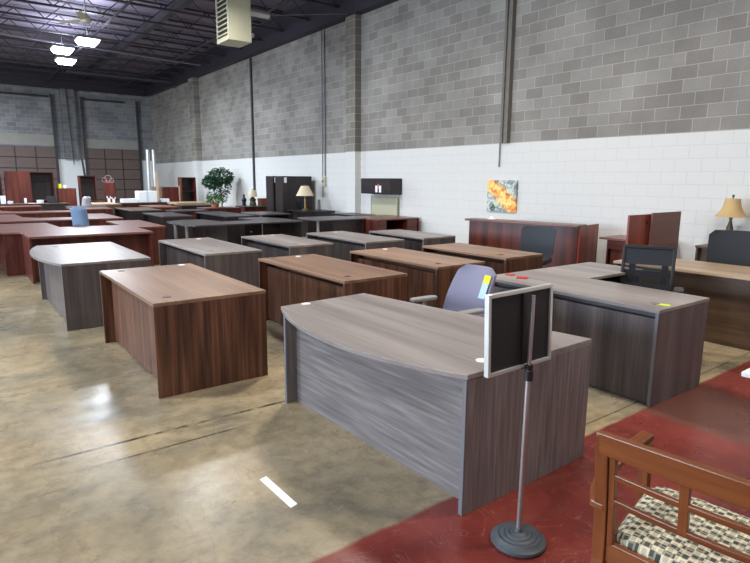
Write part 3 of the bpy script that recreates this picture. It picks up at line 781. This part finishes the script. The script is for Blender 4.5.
# two tall boards standing up before the wall
rb = thing('standing_board', 'bright red mahogany board with a small lock, behind the plain brown board', 'board', (7.42, 4.06, 0))
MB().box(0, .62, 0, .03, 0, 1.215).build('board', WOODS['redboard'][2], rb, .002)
MB().lathe([(.018, 0), (.018, .012), (.001, .014)], 12).build('lock', M['black'], rb, loc=(.46, -.001, 1.10)); rb.children[1].rotation_euler = (PI/2, 0, 0)
lp = thing('standing_board', 'plain dull brown board standing upright in front of the red one', 'board', (7.93, 4.0, 0))
MB().box(0, .83, 0, .03, 0, 1.235).build('board', WOODS['dullboard'][0], lp, .002)

cr = boxdesk('dark credenza against the wall behind the tall black chair, carrying the gold lamp', 8.75, 2.3, .6, 1.45, 'umber', 'umber', 'credenza', 'credenza')

# ------------------------------------------------------------------ painting
pa = thing('abstract_painting', 'colourful yellow and grey abstract canvas on the white wall above the counter', 'painting', (9.349, 7.98, 1.345))
MB().box(-.0, .05, -.39, .39, -.33, .33).build('canvas', M['painting'], pa, .004)
ez = thing('sign_holder', 'small clear white holder on the counter just beneath the painting', 'holder', (8.08, 7.1, .957))
MB().box(-.02, .02, -.08, .08, 0, .01).build('base', M['white'], ez)
MB().box(-.003, .003, -.035, .035, .010, .05).build('card', M['paper'], ez)

# ------------------------------------------------------------------ lamps
def lampthing(label, loc, sc, base, shade, prof, sprof):
    r = thing('table_lamp', label, 'lamp', loc)
    MB().lathe([(a*sc, b*sc) for a, b in prof], 24).build('base', base, r, smooth=True)
    sh = MB().lathe([(a*sc, b*sc) for a, b in sprof], 28).build('lamp_shade', shade, r, smooth=True)
    zt = sprof[-1][1]*sc
    MB().lathe([(.001, zt), (.006*sc, zt), (.006*sc, zt+.02*sc), (.016*sc, zt+.03*sc), (.012*sc, zt+.05*sc), (.001, zt+.055*sc)], 12).build('finial', M['bronze'], r, smooth=True)
    return r
p1 = [(.001,0),(.085,0),(.085,.02),(.04,.05),(.02,.07),(.025,.12),(.038,.17),(.04,.22),(.022,.28),(.014,.32),(.022,.35),(.014,.38),(.01,.45),(.001,.46)]
bell = [(.185,.36),(.165,.375),(.125,.43),(.10,.49),(.088,.55),(.082,.585),(.078,.585),(.001,.58)]
lampthing('table lamp with gold bell shade at right, behind the tall black chair', (9.05, 3.43, .76), 1.16, M['bronze'], M['shadegold'], p1, bell)
p2 = [(.001,0),(.09,0),(.09,.02),(.03,.05),(.018,.09),(.03,.14),(.02,.2),(.028,.28),(.014,.34),(.01,.45),(.001,.46)]
cone = [(.26,.40),(.11,.68),(.105,.68),(.001,.675)]
lampthing('brass table lamp with cream cone shade before the tall black cabinet', (8.62, 14.95, .75), 1.05, M['brass'], M['shadecream'], p2, cone)
lampthing('small far lamp with cream shade beside the ficus tree', (8.45, 18.25, .75), 1.0, M['bronze'], M['shadecream'],
          [(.001,0),(.11,0),(.12,.05),(.09,.14),(.12,.2),(.05,.28),(.015,.32),(.01,.4),(.001,.41)], [(.17,.30),(.12,.52),(.11,.52),(.001,.515)])

# ------------------------------------------------------------------ plants
def leafmesh(mb, n, cen, rad, size, droop=.3):
    for i in range(n):
        while True:
            p = Vector((random.uniform(-1,1), random.uniform(-1,1), random.uniform(-1,1)))
            if p.length <= 1: break
        p = p.normalized()*p.length**.5
        c = Vector(cen)+Vector((p.x*rad[0], p.y*rad[1], p.z*rad[2]))
        d = Vector((p.x+random.uniform(-.6,.6), p.y+random.uniform(-.6,.6), -droop+random.uniform(-.5,.5))).normalized()
        s = d.cross(Vector((random.random()-.5, random.random()-.5, 1))).normalized(); u = s.cross(d)*.15
        L_ = size*random.uniform(.7,1.3); w_ = L_*.27
        mb.add([tuple(c), tuple(c+d*L_*.45+s*w_+u*L_), tuple(c+d*L_), tuple(c+d*L_*.45-s*w_+u*L_)], [(0,1,2,3)])
fi = thing('ficus_tree', 'leafy green ficus tree standing against the far white wall', 'plant', (8.62, 21.5, 0))
mb = MB(); random.seed(3)
leafmesh(mb, 760, (0,0,1.72), (.44,.50,.34), .13); leafmesh(mb, 320, (-.26,.28,1.52), (.28,.32,.25), .15); leafmesh(mb, 300, (.0,-.1,1.35), (.30,.30,.40), .12); leafmesh(mb, 120, (.0,-.1,1.0), (.16,.16,.3), .12)
mb.build('foliage', M['leaf'], fi)
mb = MB().tube([(0,0,.25),(.03,0,.8),(-.03,.02,1.3),(0,0,1.7)], [.03,.025,.02,.008], 8)
for a in range(7): mb.tube([(0,0,1+.08*a),(.3*math.cos(a*2.3),.3*math.sin(a*2.3),1.5+.05*a)], [.012,.004], 6)
mb.build('trunk', M['bark'], fi, smooth=True)
MB().lathe([(.001,0),(.15,0),(.2,.32),(.18,.32),(.17,.27),(.001,.27)], 20).build('pot', M['basket'], fi, smooth=True)
pf = thing('potted_plant', 'small bright green plant in terracotta pot on the far mahogany credenza', 'plant', (6.78, 17.5, .75))
mb = MB(); leafmesh(mb, 190, (0,0,.25), (.22,.22,.15), .09, 0); mb.build('foliage', M['leafbright'], pf)
mb = MB(); leafmesh(mb, 60, (-.03,.06,.34), (.19,.16,.12), .1, 0); mb.build('dark_foliage', M['leaf'], pf)
MB().lathe([(.001,0),(.09,0),(.13,.14),(.11,.14),(.10,.12),(.001,.12)], 18).build('pot', M['terracotta'], pf, smooth=True)

# ------------------------------------------------------------------ chairs
def loft_back(name, mat, par, w0, w1, z0, z1, x0, x1, th, curve=.03, bow=.04, rad=.06, n=8, top_round=True):
    """chair back: curved slab facing -x, from z0 to z1, leaning from x0 to x1; rounded corners"""
    mb = MB(); rows = []
    nz, ny = 10, 10
    def P(i, j, side):
        v = i/nz; u = j/ny*2-1
        z = z0+(z1-z0)*v
        hw = (w0+(w1-w0)*v)/2
        # corner rounding
        e = min(v, 1-v)*(z1-z0)
        if e < rad: hw -= rad-math.sqrt(max(0, rad*rad-(rad-e)**2))
        x = x0+(x1-x0)*v - curve*math.sin(v*PI)+bow*(-(u*u))+(th if side else 0)*(1-.5*abs(u)**4)*(.6 if i in (0, nz) else 1)
        return (x, u*hw, z)
    vs = [P(i, j, s) for s in (0, 1) for i in range(nz+1) for j in range(ny+1)]
    k = (nz+1)*(ny+1); idx = lambda s, i, j: s*k+i*(ny+1)+j; fs = []
    for i in range(nz):
        for j in range(ny):
            fs.append((idx(0,i,j), idx(0,i,j+1), idx(0,i+1,j+1), idx(0,i+1,j)))
            fs.append((idx(1,i,j), idx(1,i+1,j), idx(1,i+1,j+1), idx(1,i,j+1)))
    for i in range(nz):
        fs.append((idx(0,i,0), idx(0,i+1,0), idx(1,i+1,0), idx(1,i,0))); fs.append((idx(0,i,ny), idx(1,i,ny), idx(1,i+1,ny), idx(0,i+1,ny)))
    for j in range(ny):
        fs.append((idx(0,0,j), idx(1,0,j), idx(1,0,j+1), idx(0,0,j+1))); fs.append((idx(0,nz,j), idx(0,nz,j+1), idx(1,nz,j+1), idx(1,nz,j)))
    mb.add(vs, fs)
    return mb.build(name, mat, par, smooth=True)

def office_chair(label, loc, rz, fab, frame, arm, w0=.44, w1=.42, z0=.52, z1=.98, lean=.10, armz=.66, arms=True, meshback=False, th=.06, cat='chair'):
    """faces local -x"""
    r = thing('office_chair', label, cat, loc, rz)
    MB().prism([(-.25,-.2),(-.2,-.24),(.2,-.24),(.23,-.2),(.23,.2),(.2,.24),(-.2,.24),(-.25,.2)], .42, .50).build('seat', fab, r, .02, smooth=True)
    if meshback:
        # frame and mesh panels with the lumbar bar showing through
        fr = MB()
        W = w0/2
        fr.beam((.22,-W,z0), (.22+lean,-W,z1), .03, .03).beam((.22,W,z0), (.22+lean,W,z1), .03, .03)
        fr.beam((.22,-W,z0), (.22,W,z0), .03, .035).beam((.22+lean,-W,z1), (.22+lean,W,z1), .03, .035)
        fr.build('back_frame', frame, r, .006)
        # solid mesh upper and lower, thin strips between bars
        def strip(a, b, y0, y1, nm, m):
            xa, xb = .22+lean*a, .22+lean*b; za, zb = z0+(z1-z0)*a, z0+(z1-z0)*b
            MB().hull([(xa-.004, y0, za), (xa+.004, y0, za), (xa+.004, y1, za), (xa-.004, y1, za)], [(xb-.004, y0, zb), (xb+.004, y0, zb), (xb+.004, y1, zb), (xb-.004, y1, zb)]).build(nm, m, r)
        strip(.64, 1, -W, W, 'mesh_panel', M['mesh']); strip(0, .26, -W, W, 'mesh_panel', M['mesh'])
        strip(.26, .64, -W, W, 'thin_mesh_panel', M['thinmesh'])
        b2 = MB()
        x_ = .22+lean*.45+.02; zz = z0+(z1-z0)*.45
        b2.box(x_-.005, x_+.02, -W, W, zz-.03, zz+.03)
        for yy in (-W*.68, W*.62): b2.box(x_-.005, x_+.03, yy-.03, yy+.03, z0+.1, z0+(z1-z0)*.68)
        b2.build('lumbar_frame', frame, r)
        MB().beam((.1,0,.40), (.27,0,.50), .06, .03).beam((.27,0,.49), (.27,0,z0+.12), .06, .025).build('back_bracket', frame, r)
    else:
        loft_back('backrest', fab, r, w0, w1, z0, z1, .20, .20+lean, th)
        MB().beam((.1,0,.40), (.30,0,.44), .07, .025).beam((.29,0,.43), (.31,0,z0+.2), .07, .025).build('back_bracket', frame, r)
    if arms:
        for s in (-1, 1):
            a = MB().tube([(-.02, s*.22, .41), (-.02, s*.29, .43), (-.01, s*.30, armz-.02)], .018, 8).build('armrest', frame, r, smooth=True)
            MB().prism([(-.15,-.03),(-.11,-.045),(.09,-.045),(.12,-.02),(.12,.02),(.09,.045),(-.11,.045),(-.15,.03)], 0, .028).build('arm_pad', arm, a, .008, loc=(0, s*.30, armz-.028), smooth=True)
    MB().lathe([(.001,.12),(.03,.12),(.03,.25),(.018,.25),(.018,.40),(.09,.41),(.09,.42),(.001,.42)], 16).build('gas_lift', M['black'], r, smooth=True)
    bs = MB()
    for k_ in range(5):
        a = 2*PI*k_/5+.3; bs.beam((0,0,.11), (.29*math.cos(a), .29*math.sin(a), .075), .05, .03)
    bs.build('star_base', frame, r, .005)
    for k_ in range(5):
        a = 2*PI*k_/5+.3
        c = MB().tube([(-.02,0,0),(.02,0,0)], .028, 12).build('caster', M['black'], r, loc=(.29*math.cos(a), .29*math.sin(a), .0285), smooth=True); c.rotation_euler = (0, 0, a)
    return r
lv = office_chair('lavender office chair with grey arms and a yellow tag, behind the bow-front desk', (3.24, 3.28, 0), -.06, M['lavender'], M['armgrey'], M['armgrey'], .54, .43, .50, .945, .17, .665, th=.055)
tg = MB().box(0, .003, -.035, .035, -.17, 0).mat(1).box(-.0005, .0035, -.0355, .0355, -.04, .03).build('price_tag', [M['paleblue'], M['yellow']], lv, loc=(.268, -.17, .87)); tg.rotation_euler = (0, .38, 0)
office_chair('black mesh office chair tucked inside the grey l-shaped desk', (5.36, 2.73, 0), .40, M['blackfab'], M['black'], M['black'], .46, .46, .53, 1.02, .06, .67, meshback=True)
office_chair('tall black leather chair at right edge behind the tan-topped desk', (7.31, 2.72, 0), .38, M['blackfab'], M['black'], M['black'], .50, .50, .52, 1.09, .16, .6, arms=False, th=.07)
office_chair('dark grey office chair standing before the reception counter', (7.17, 5.42, 0), .40, M['darkgrey'], M['black'], M['black'],   .50, .54, .50, .965, .06, arms=False, th=.06)
office_chair('slate blue chair among the mahogany desks, its back above the first u-shaped desk', (2.20, 12.66, 0), -2.35, M['bluefab'], M['greyplast'], M['black'], .34, .34, .55, 1.10, .05, arms=False, th=.07)
office_chair('pale grey chair at the far end before the open hutch', (3.66, 21.2, -.0), -1.3, M['whitefab'], M['greyplast'], M['black'], .34, .26, .55, 1.04, .08, arms=False, th=.06)

# ------------------------------------------------------------------ wooden guest chair at lower right (faces +x)
gc = thing('guest_chair', 'cherry wood armchair seen from behind at lower right, with checked seat', 'chair', (1.666, .661, 0), .098)
CH = WOODS['cherry']
def leanx(z): return .0 if z < .45 else -.05*((z-.45)/.45)**1.3
HB = .275
for s in (-1, 1):
    post = MB(); rs = []
    for z in (0, .2, .4, .5, .6, .7, .8, .865):
        x = .03+leanx(z)*1.0+(.0 if z > .4 else -.03*(1-z/.4)); y = s*(HB-.02)
        wx = .032 if z > .1 else .026
        rs.append([(x-wx/2, y-.022, z), (x+wx/2, y-.022, z), (x+wx/2, y+.022, z), (x-wx/2, y+.022, z)])
    post.rings(rs); post.build('back_post', CH[2], gc, .004)
    st = MB(); rs = []
    for z in (.47, .6, .7, .8):
        x = .03+leanx(z); y = s*(HB-.055)
        rs.append([(x-.011, y-.010, z), (x+.011, y-.010, z), (x+.011, y+.010, z), (x-.011, y+.010, z)])
    st.rings(rs); st.build('stile', CH[2], gc, .002)
    fl = MB().rings([[(c[0]-c[2], c[1]-c[2], c[3]), (c[0]+c[2], c[1]-c[2], c[3]), (c[0]+c[2], c[1]+c[2], c[3]), (c[0]-c[2], c[1]+c[2], c[3])] for c in
        [(.51, s*.305, .016, 0), (.50, s*.30, .02, .4), (.475, s*.30, .02, .655)]]).build('front_leg', CH[2], gc, .004)
    # curved flat arm
    pts = [(.0, s*(HB-.01), .60), (.06, s*(HB+.02), .615), (.18, s*(HB+.045), .635), (.34, s*(HB+.045), .66), (.50, s*(HB+.03), .68)]
    am = MB(); rs = []
    for (x, y, z) in pts: rs.append([(x, y-.025, z-.014), (x, y-.025, z+.014), (x, y+.025, z+.014), (x, y+.025, z-.014)])
    am.rings(rs); am.build('arm', CH[0], gc, .006)
    MB().beam((.04, s*(HB-.03), .42), (.52, s*(HB+.0), .42), .022, .06).build('side_rail', CH[0], gc, .003)
def rail(nm, z0, z1, th, hw, curve=.03, arch=0, dx=0):
    mb = MB(); rs = []
    n = 12
    for i in range(n+1):
        u = -1+2*i/n; y = u*hw; cx = -curve*(1-u*u)+.03+dx; za = arch*(1-u*u)
        xa, xb = cx+leanx(z0), cx+leanx(z1)
        rs.append([(xa-th/2, y, z0), (xa+th/2, y, z0), (xb+th/2, y, z1+za), (xb-th/2, y, z1+za)])
    mb.rings(rs); return mb.build(nm, CH[1], gc, .004)
rail('top_rail', .797, .872, .03, HB, .012, .006)
rail('back_slat', .715, .738, .018, HB-.05, .012)
rail('back_slat', .622, .645, .018, HB-.05, .012)
MB().rings([[(.02+leanx(z)-.011, -.014, z), (.02+leanx(z)+.009, -.014, z), (.02+leanx(z)+.009, .014, z), (.02+leanx(z)-.011, .014, z)] for z in (.63, .70, .80)]).build('centre_stile', CH[2], gc, .002)
MB().beam((.035, -HB+.04, .435), (.035, HB-.04, .435), .022, .07).build('seat_rail', CH[1], gc, .003)
MB().beam((.50, -HB, .41), (.50, HB, .41), .022, .06).build('seat_rail', CH[1], gc, .003)
# cushion
cu = MB(); rs = []
for z, s_ in ((.44, .94), (.455, 1.0), (.475, 1.0), (.492, .95), (.500, .82), (.503, .5)):
    ring = []
    for i in range(28):
        a = 2*PI*i/28; c_, s2 = math.cos(a), math.sin(a)
        e_ = .28
        px_ = .235*s_*math.copysign(abs(c_)**e_, c_); ring.append((.285+px_, (.255+.1*px_)*s_*math.copysign(abs(s2)**e_, s2), z))
    rs.append(ring)
cu.rings(rs); cu.build('seat_cushion', M['checks'], gc, smooth=True)

# ------------------------------------------------------------------ sign stand
sg = thing('sign_stand', 'floor sign stand with aluminium-framed black board on a round grey base', 'sign stand', (1.981, 1.4915, 0))
b0 = Vector((1.981, 1.4915, 0))
base = MB().lathe([(.001,0),(.118,0),(.128,.012),(.126,.024),(.10,.038),(.098,.041),(.09,.043),(.084,.041),(.078,.047),(.066,.049),(.062,.046),(.056,.053),(.044,.055),(.04,.052),(.032,.058),(.02,.060),(.016,.075),(.001,.076)], 40).build('base', M['castiron'], sg, smooth=True)
ptop = Vector((1.990, 1.492, 1.185))-b0
MB().tube([(0,0,.06), tuple(ptop*.70)], .0125, 14).build('pole', M['chrome'], sg, smooth=True)
MB().tube([tuple(ptop*.70), tuple(ptop)], .009, 14).build('upper_pole', M['chrome'], sg, smooth=True)
MB().tube([tuple(ptop*.675), tuple(ptop*.71)], .021, 14).tube([tuple(ptop*.715), tuple(ptop*.735)], .017, 12).build('collar', M['black'], sg, smooth=True)
TL, BL, TR = Vector((1.735,1.508,1.209)), Vector((1.740,1.497,.854)), Vector((2.156,1.500,1.215))
BR = Vector((2.161,1.490,.860))
cen = (TL+BL+TR+BR)/4
u_ = ((TR-TL)+(BR-BL)).normalized(); v_ = ((TL-BL)+(TR-BR)); v_ = (v_-u_*v_.dot(u_)).normalized(); n_ = u_.cross(v_).normalized()  # n_ towards the camera
wB, hB = ((TR-TL).length+(BR-BL).length)/4, ((TL-BL).length+(TR-BR).length)/4
R_ = Matrix(((u_.x, v_.x, n_.x), (u_.y, v_.y, n_.y), (u_.z, v_.z, n_.z))).to_4x4(); R_.translation = cen-b0+n_*-.026
def brd(nm, boxes, m, bev=0):
    mb = MB(); mb.m = R_
    for b in boxes: mb.box(*b)
    return mb.build(nm, m, sg, bev)
brd('board', [(-wB+.012, wB-.012, -hB+.012, hB-.012, -.006, .004)], M['boardblack'])
brd('frame', [(-wB, -wB+.016, -hB, hB, -.012, .014), (wB-.016, wB, -hB, hB, -.012, .014), (-wB+.016, wB-.016, -hB, -hB+.016, -.012, .014), (-wB+.016, wB-.016, hB-.016, hB, -.012, .014)], M['alu'], .002)
brd('mount_channel', [(.008, .054, -hB-.005, hB-.004, .004, .012)], M['black'], .001)

# ------------------------------------------------------------------ floor litter
o = MB().prism([(0,0),(.045,.01),(.045,.36),(0,.35)], 0, .002).build('paper_strip', M['paper']); o.location = (1.255, 2.37, .0005); o.rotation_euler = (0, 0, .02)
tag(o, 'white paper strip lying on the concrete floor before the bow-front desk', 'paper')

# ------------------------------------------------------------------ ceiling fan and heater
HPOS = (5.58, 13.02, 4.83)
fn = thing('ceiling_fan', 'cream three-blade ceiling fan hanging above the bay lights', 'fan', (3.14, 15.95, 5.4))
MB().tube([(0,0,.12),(0,0,1.5)], .02, 10).build('down_rod', M['fan'], fn, smooth=True)
MB().lathe([(.001,-.03),(.10,-.02),(.12,.02),(.12,.08),(.07,.12),(.04,.2),(.001,.21)], 20).build('motor', M['fan'], fn, smooth=True)
for kx, a in enumerate((.15, 2.25, 4.35)):
    mb = MB(); mb.m = Matrix.Rotation(a, 4, 'Z') @ Matrix.Rotation(.2, 4, 'X')
    mb.box(.10, .78, -.07, .07, .035, .045); mb.build('blade', M['fan'], fn)
ht = thing('unit_heater', 'beige hanging unit heater with louvred front near the ceiling', 'heater', HPOS, 0)
MB().box(0, .55, 0, .70, 0, 1.08).build('casing', M['heater'], ht, .01)
MB().box(-.03, -.001, 0, .70, 0, .10).box(-.03, -.001, 0, .70, 1.0, 1.08).box(-.03, -.001, 0, .05, .1, 1.0).box(-.03, -.001, .65, .70, .1, 1.0).build('front_frame', M['heater'], ht, .003)
MB().box(-.006, -.001, .05, .65, .1, 1.0).build('outlet', M['heaterdark'], ht)
for i in range(8):
    z = .15+i*.107
    MB().hull([(-.05,.05,z-.02),(-.05,.65,z-.02),(-.045,.65,z-.026),(-.045,.05,z-.026)], [(-.008,.05,z+.035),(-.008,.65,z+.035),(-.003,.65,z+.028),(-.003,.05,z+.028)]).build('louvre', M['heater'], ht)
for px, py in ((.05,.05),(.45,.05),(.05,.57),(.45,.57)):
    MB().tube([(px,py,1.08),(px,py,ZD-HPOS[2])], .008, 6).build('hanger_rod', M['steel'], ht)
MB().tube([(.50,.4,.8),(1.2,.4,.8)], .09, 14).build('flue', M['alu'], ht, smooth=True)
MB().tube([(1.2,.4,.8),(4.2,.4,1.35)], .012, 6).build('gas_pipe', M['pipe'], ht, smooth=True)
MB().lathe([(.05,0),(.05,.08),(.001,.09)], 12).build('valve', M['white'], ht, loc=(.7,.3,.2), smooth=True)

# ------------------------------------------------------------------ far end: hutches, cartons, poles
def hutch(label, x, y, w, d, h, solid=0, back=True, shelves=(.75,), nm='bookcase', cat='bookcase', z0=0, wd='mahogany'):
    r = thing(nm, label, cat, (x, y, z0)); W = WOODS[wd]
    MB().box(0, .03, 0, d, 0, h).build('side_panel', W[2], r); MB().box(w-.03, w, 0, d, 0, h).build('side_panel', W[2], r)
    MB().box(.03, w-.03, 0, d, h-.03, h).build('top_panel', W[0], r)
    MB().box(.03, w-.03, d-.02, d, 0, h-.03).build('back_panel', WOODS['espresso'][2], r)
    for s in shelves: MB().box(.03, w-.03, .02, d-.02, s, s+.025).build('shelf', W[0], r)
    if solid: MB().box(.0, solid, -.03, -.001, 0, h).build('door', W[2], r)
    return r
hutch('wide mahogany hutch at far left, closed left half and open dark right half', 1.71, 24.2, 1.53, .5, 1.86, solid=.78, shelves=(.8,))
hutch('dark bookcase cut by the left edge of the picture', .62, 24.6, 1.0, .4, 1.75, shelves=(.5, 1.1))
hutch('low red hutch between the two tall ones', 3.35, 24.3, .62, .4, 1.25, solid=.6, shelves=(.6,))
hutch('narrow open hutch with dark interior behind the pale grey chair', 4.10, 24.2, .58, .4, 1.73, shelves=(.75,))
hutch('small red open hutch at far centre beneath the pink wire ornament', 5.05, 24.6, .40, .35, 1.45, solid=.37, shelves=(.9,))
hutch('low mahogany bookcase left of the taller one by the far wall', 7.36, 24.65, .54, .4, 1.28, solid=.7, shelves=(.6,))
hutch('tallest mahogany bookcase by the far wall with open left shelf', 7.92, 24.05, .62, .45, 1.70, shelves=(.6, 1.1))
o = MB().box(0, .42, 0, .03, 0, 1.3).build('wood_board', M['kraft']); o.location = (6.93, 24.9, 0); tag(o, 'grey-brown board standing left of the low far bookcase', 'board')
o = MB().box(0, .09, 0, .04, 0, 1.9).build('wood_plank', WOODS['tan'][2]); o.location = (7.02, 24.5, 0); tag(o, 'upright tan plank right of the leaning metal poles', 'plank')
o = MB().box(0, .05, 0, .04, 0, 1.35).build('wood_plank', WOODS['tan'][2]); o.location = (7.74, 23.85, 0); tag(o, 'thin tan plank upright before the far bookcases', 'plank')
for lb, x, y, xt in (('shiny metal pole leaning in the far corner, the left one', 7.66, 28.0, .14), ('shiny metal pole leaning in the far corner, the right one', 7.96, 28.0, .10)):
    o = MB().tube([(0,0,0),(xt,.3,2.95)], .09, 12).build('metal_pole', M['alu'], smooth=True); o.location = (x, y, .012); tag(o, lb, 'pole')
o = MB().tube([(0,0,0),(-.15,.3,2.5)], .05, 10).build('dark_pole', M['dark_trim'], smooth=True); o.location = (5.75, 31.6, .05); tag(o, 'dark pole leaning before the white wall patch between the doors', 'pole')
o = MB().box(0, .11, 0, .1, 0, 1.65).build('grey_post', M['greyplast']); o.location = (5.1, 28.0, 0); tag(o, 'short grey post before the white patch between the brown doors', 'post')
cx_ = thing('carton', 'white carton standing on the far dark desk', 'box', (5.72, 22.3, .752))
MB().box(0, .68, 0, .5, 0, .42).build('box', M['white'], cx_, .01)
MB().box(.30, .36, -.003, .503, .0, .423).build('tape', M['paleblue'], cx_)
o = MB().box(0, .55, 0, .4, 0, .14).build('flat_carton', M['white']); o.location = (5.15, 22.3, .752); tag(o, 'flat white box beside the white carton on the far desk', 'box')
o = MB().box(-.15, .15, -.1, .1, 0, .12).build('paper_stack', M['paper'], bevel=.004); o.location = (6.75, 22.55, .752); tag(o, 'small white pack right of the white carton', 'paper')
# pink wire ornament
wo = thing('wire_ornament', 'pink curled wire ornament on top of the small red hutch', 'ornament', (5.2, 24.7, 1.45))
for i, (dx, dz, rr2) in enumerate(((-.12,.12,.09),(.02,.18,.12),(.14,.10,.08))):
    MB().tube([(dx+rr2*math.cos(t_*PI/10), 0, dz+rr2*math.sin(t_*PI/10)) for t_ in range(21)], .007, 6).build('loop', M['palepink'], wo, smooth=True)
MB().box(-.06,.06,-.04,.04,0,.025).build('foot', M['pink'], wo)
# small things on far-left table
def cup(label, x, y, z, r, h, m='white', cat='cup', nm='canister'):
    o = MB().lathe([(.001,0),(r*.85,0),(r,h),(r*.9,h),(r*.8,h*.15),(.001,h*.12)], 16).build(nm, M[m], smooth=True); o.location = (x, y, z); return tag(o, label, cat)
cup('tall white canister on the far-left table', 1.52, 23.25, .752, .085, .27)
cup('small white bowl right of the tall canister', 1.72, 23.2, .752, .09, .09, nm='bowl', cat='bowl')
cup('slim white cup in the middle of the far-left table', 2.18, 23.3, .752, .04, .18)
cup('white bowl beside the black laptop on the far-left table', 2.62, 23.2, .752, .12, .11, nm='bowl', cat='bowl')
lt = thing('laptop', 'open black laptop at right end of the far-left table', 'laptop', (3.05, 23.25, .752), .3)
MB().box(-.17,.17,-.12,.12,0,.02).build('keyboard_base', M['black'], lt, .003)
mb = MB(); mb.m = Matrix.Translation((0,.12,.02)) @ Matrix.Rotation(-.3,4,'X'); mb.box(-.17,.17,0,.012,0,.23); mb.build('screen', M['black'], lt, .003)
pp = MB().box(-.15,.15,-.1,.1,0,.004).build('paper_sheet', M['paper']); pp.location = (2.4, 23.2, .752); tag(pp, 'white sheet between cup and laptop on the far-left table', 'paper')
cup('yellow carton on the low red hutch at far left', 3.45, 24.45, 1.252, .07, .16, 'yellow', 'carton', 'yellow_carton')
cup('small white pot beside the yellow carton', 3.62, 24.45, 1.252, .07, .12, nm='pot', cat='pot')
for i, (x_, h_) in enumerate(((5.25,.24),(5.40,.20))):
    o = MB().box(-.04,.04,-.02,.02,0,h_).box(-.07,.07,-.02,.02,h_*.7,h_).build('white_figure', M['paper']); o.location = (4.75+.16*i, 22.6, .752)
    tag(o, ('left' if i == 0 else 'right')+' of two small white cut-out figures on the light-topped desk', 'ornament')
# things on the wall-side credenzas
bx = thing('storage_box', 'brown wooden box on the far credenza by the wall', 'box', (8.72, 18.15, .752)); MB().box(0,.38,0,.3,0,.2).build('body', M['brownbox'], bx, .004); MB().box(-.01,.39,-.01,.31,.2,.235).build('lid', M['brownbox'], bx, .004)
cup('slim purple bottle right of the brown box by the wall', 9.12, 17.7, .752, .035, .28, 'plum', 'bottle', 'bottle')
o = MB().lathe([(.001,0),(.07,0),(.06,.12),(.09,.2),(.03,.3),(.04,.36),(.001,.4)], 14).build('figurine', M['black'], smooth=True); o.location = (8.1, 18.2, .752); tag(o, 'small black figurine left of the far lamp', 'figurine')
o = MB().lathe([(.001,0),(.025,0),(.02,.25),(.001,.26)], 12).build('bottle', M['greyplast'], smooth=True); o.location = (8.95, 14.7, .752)
o.scale = (2.2, 2.2, 1.2); tag(o, 'pointed pale grey ornament right of the cream cone lamp', 'ornament')
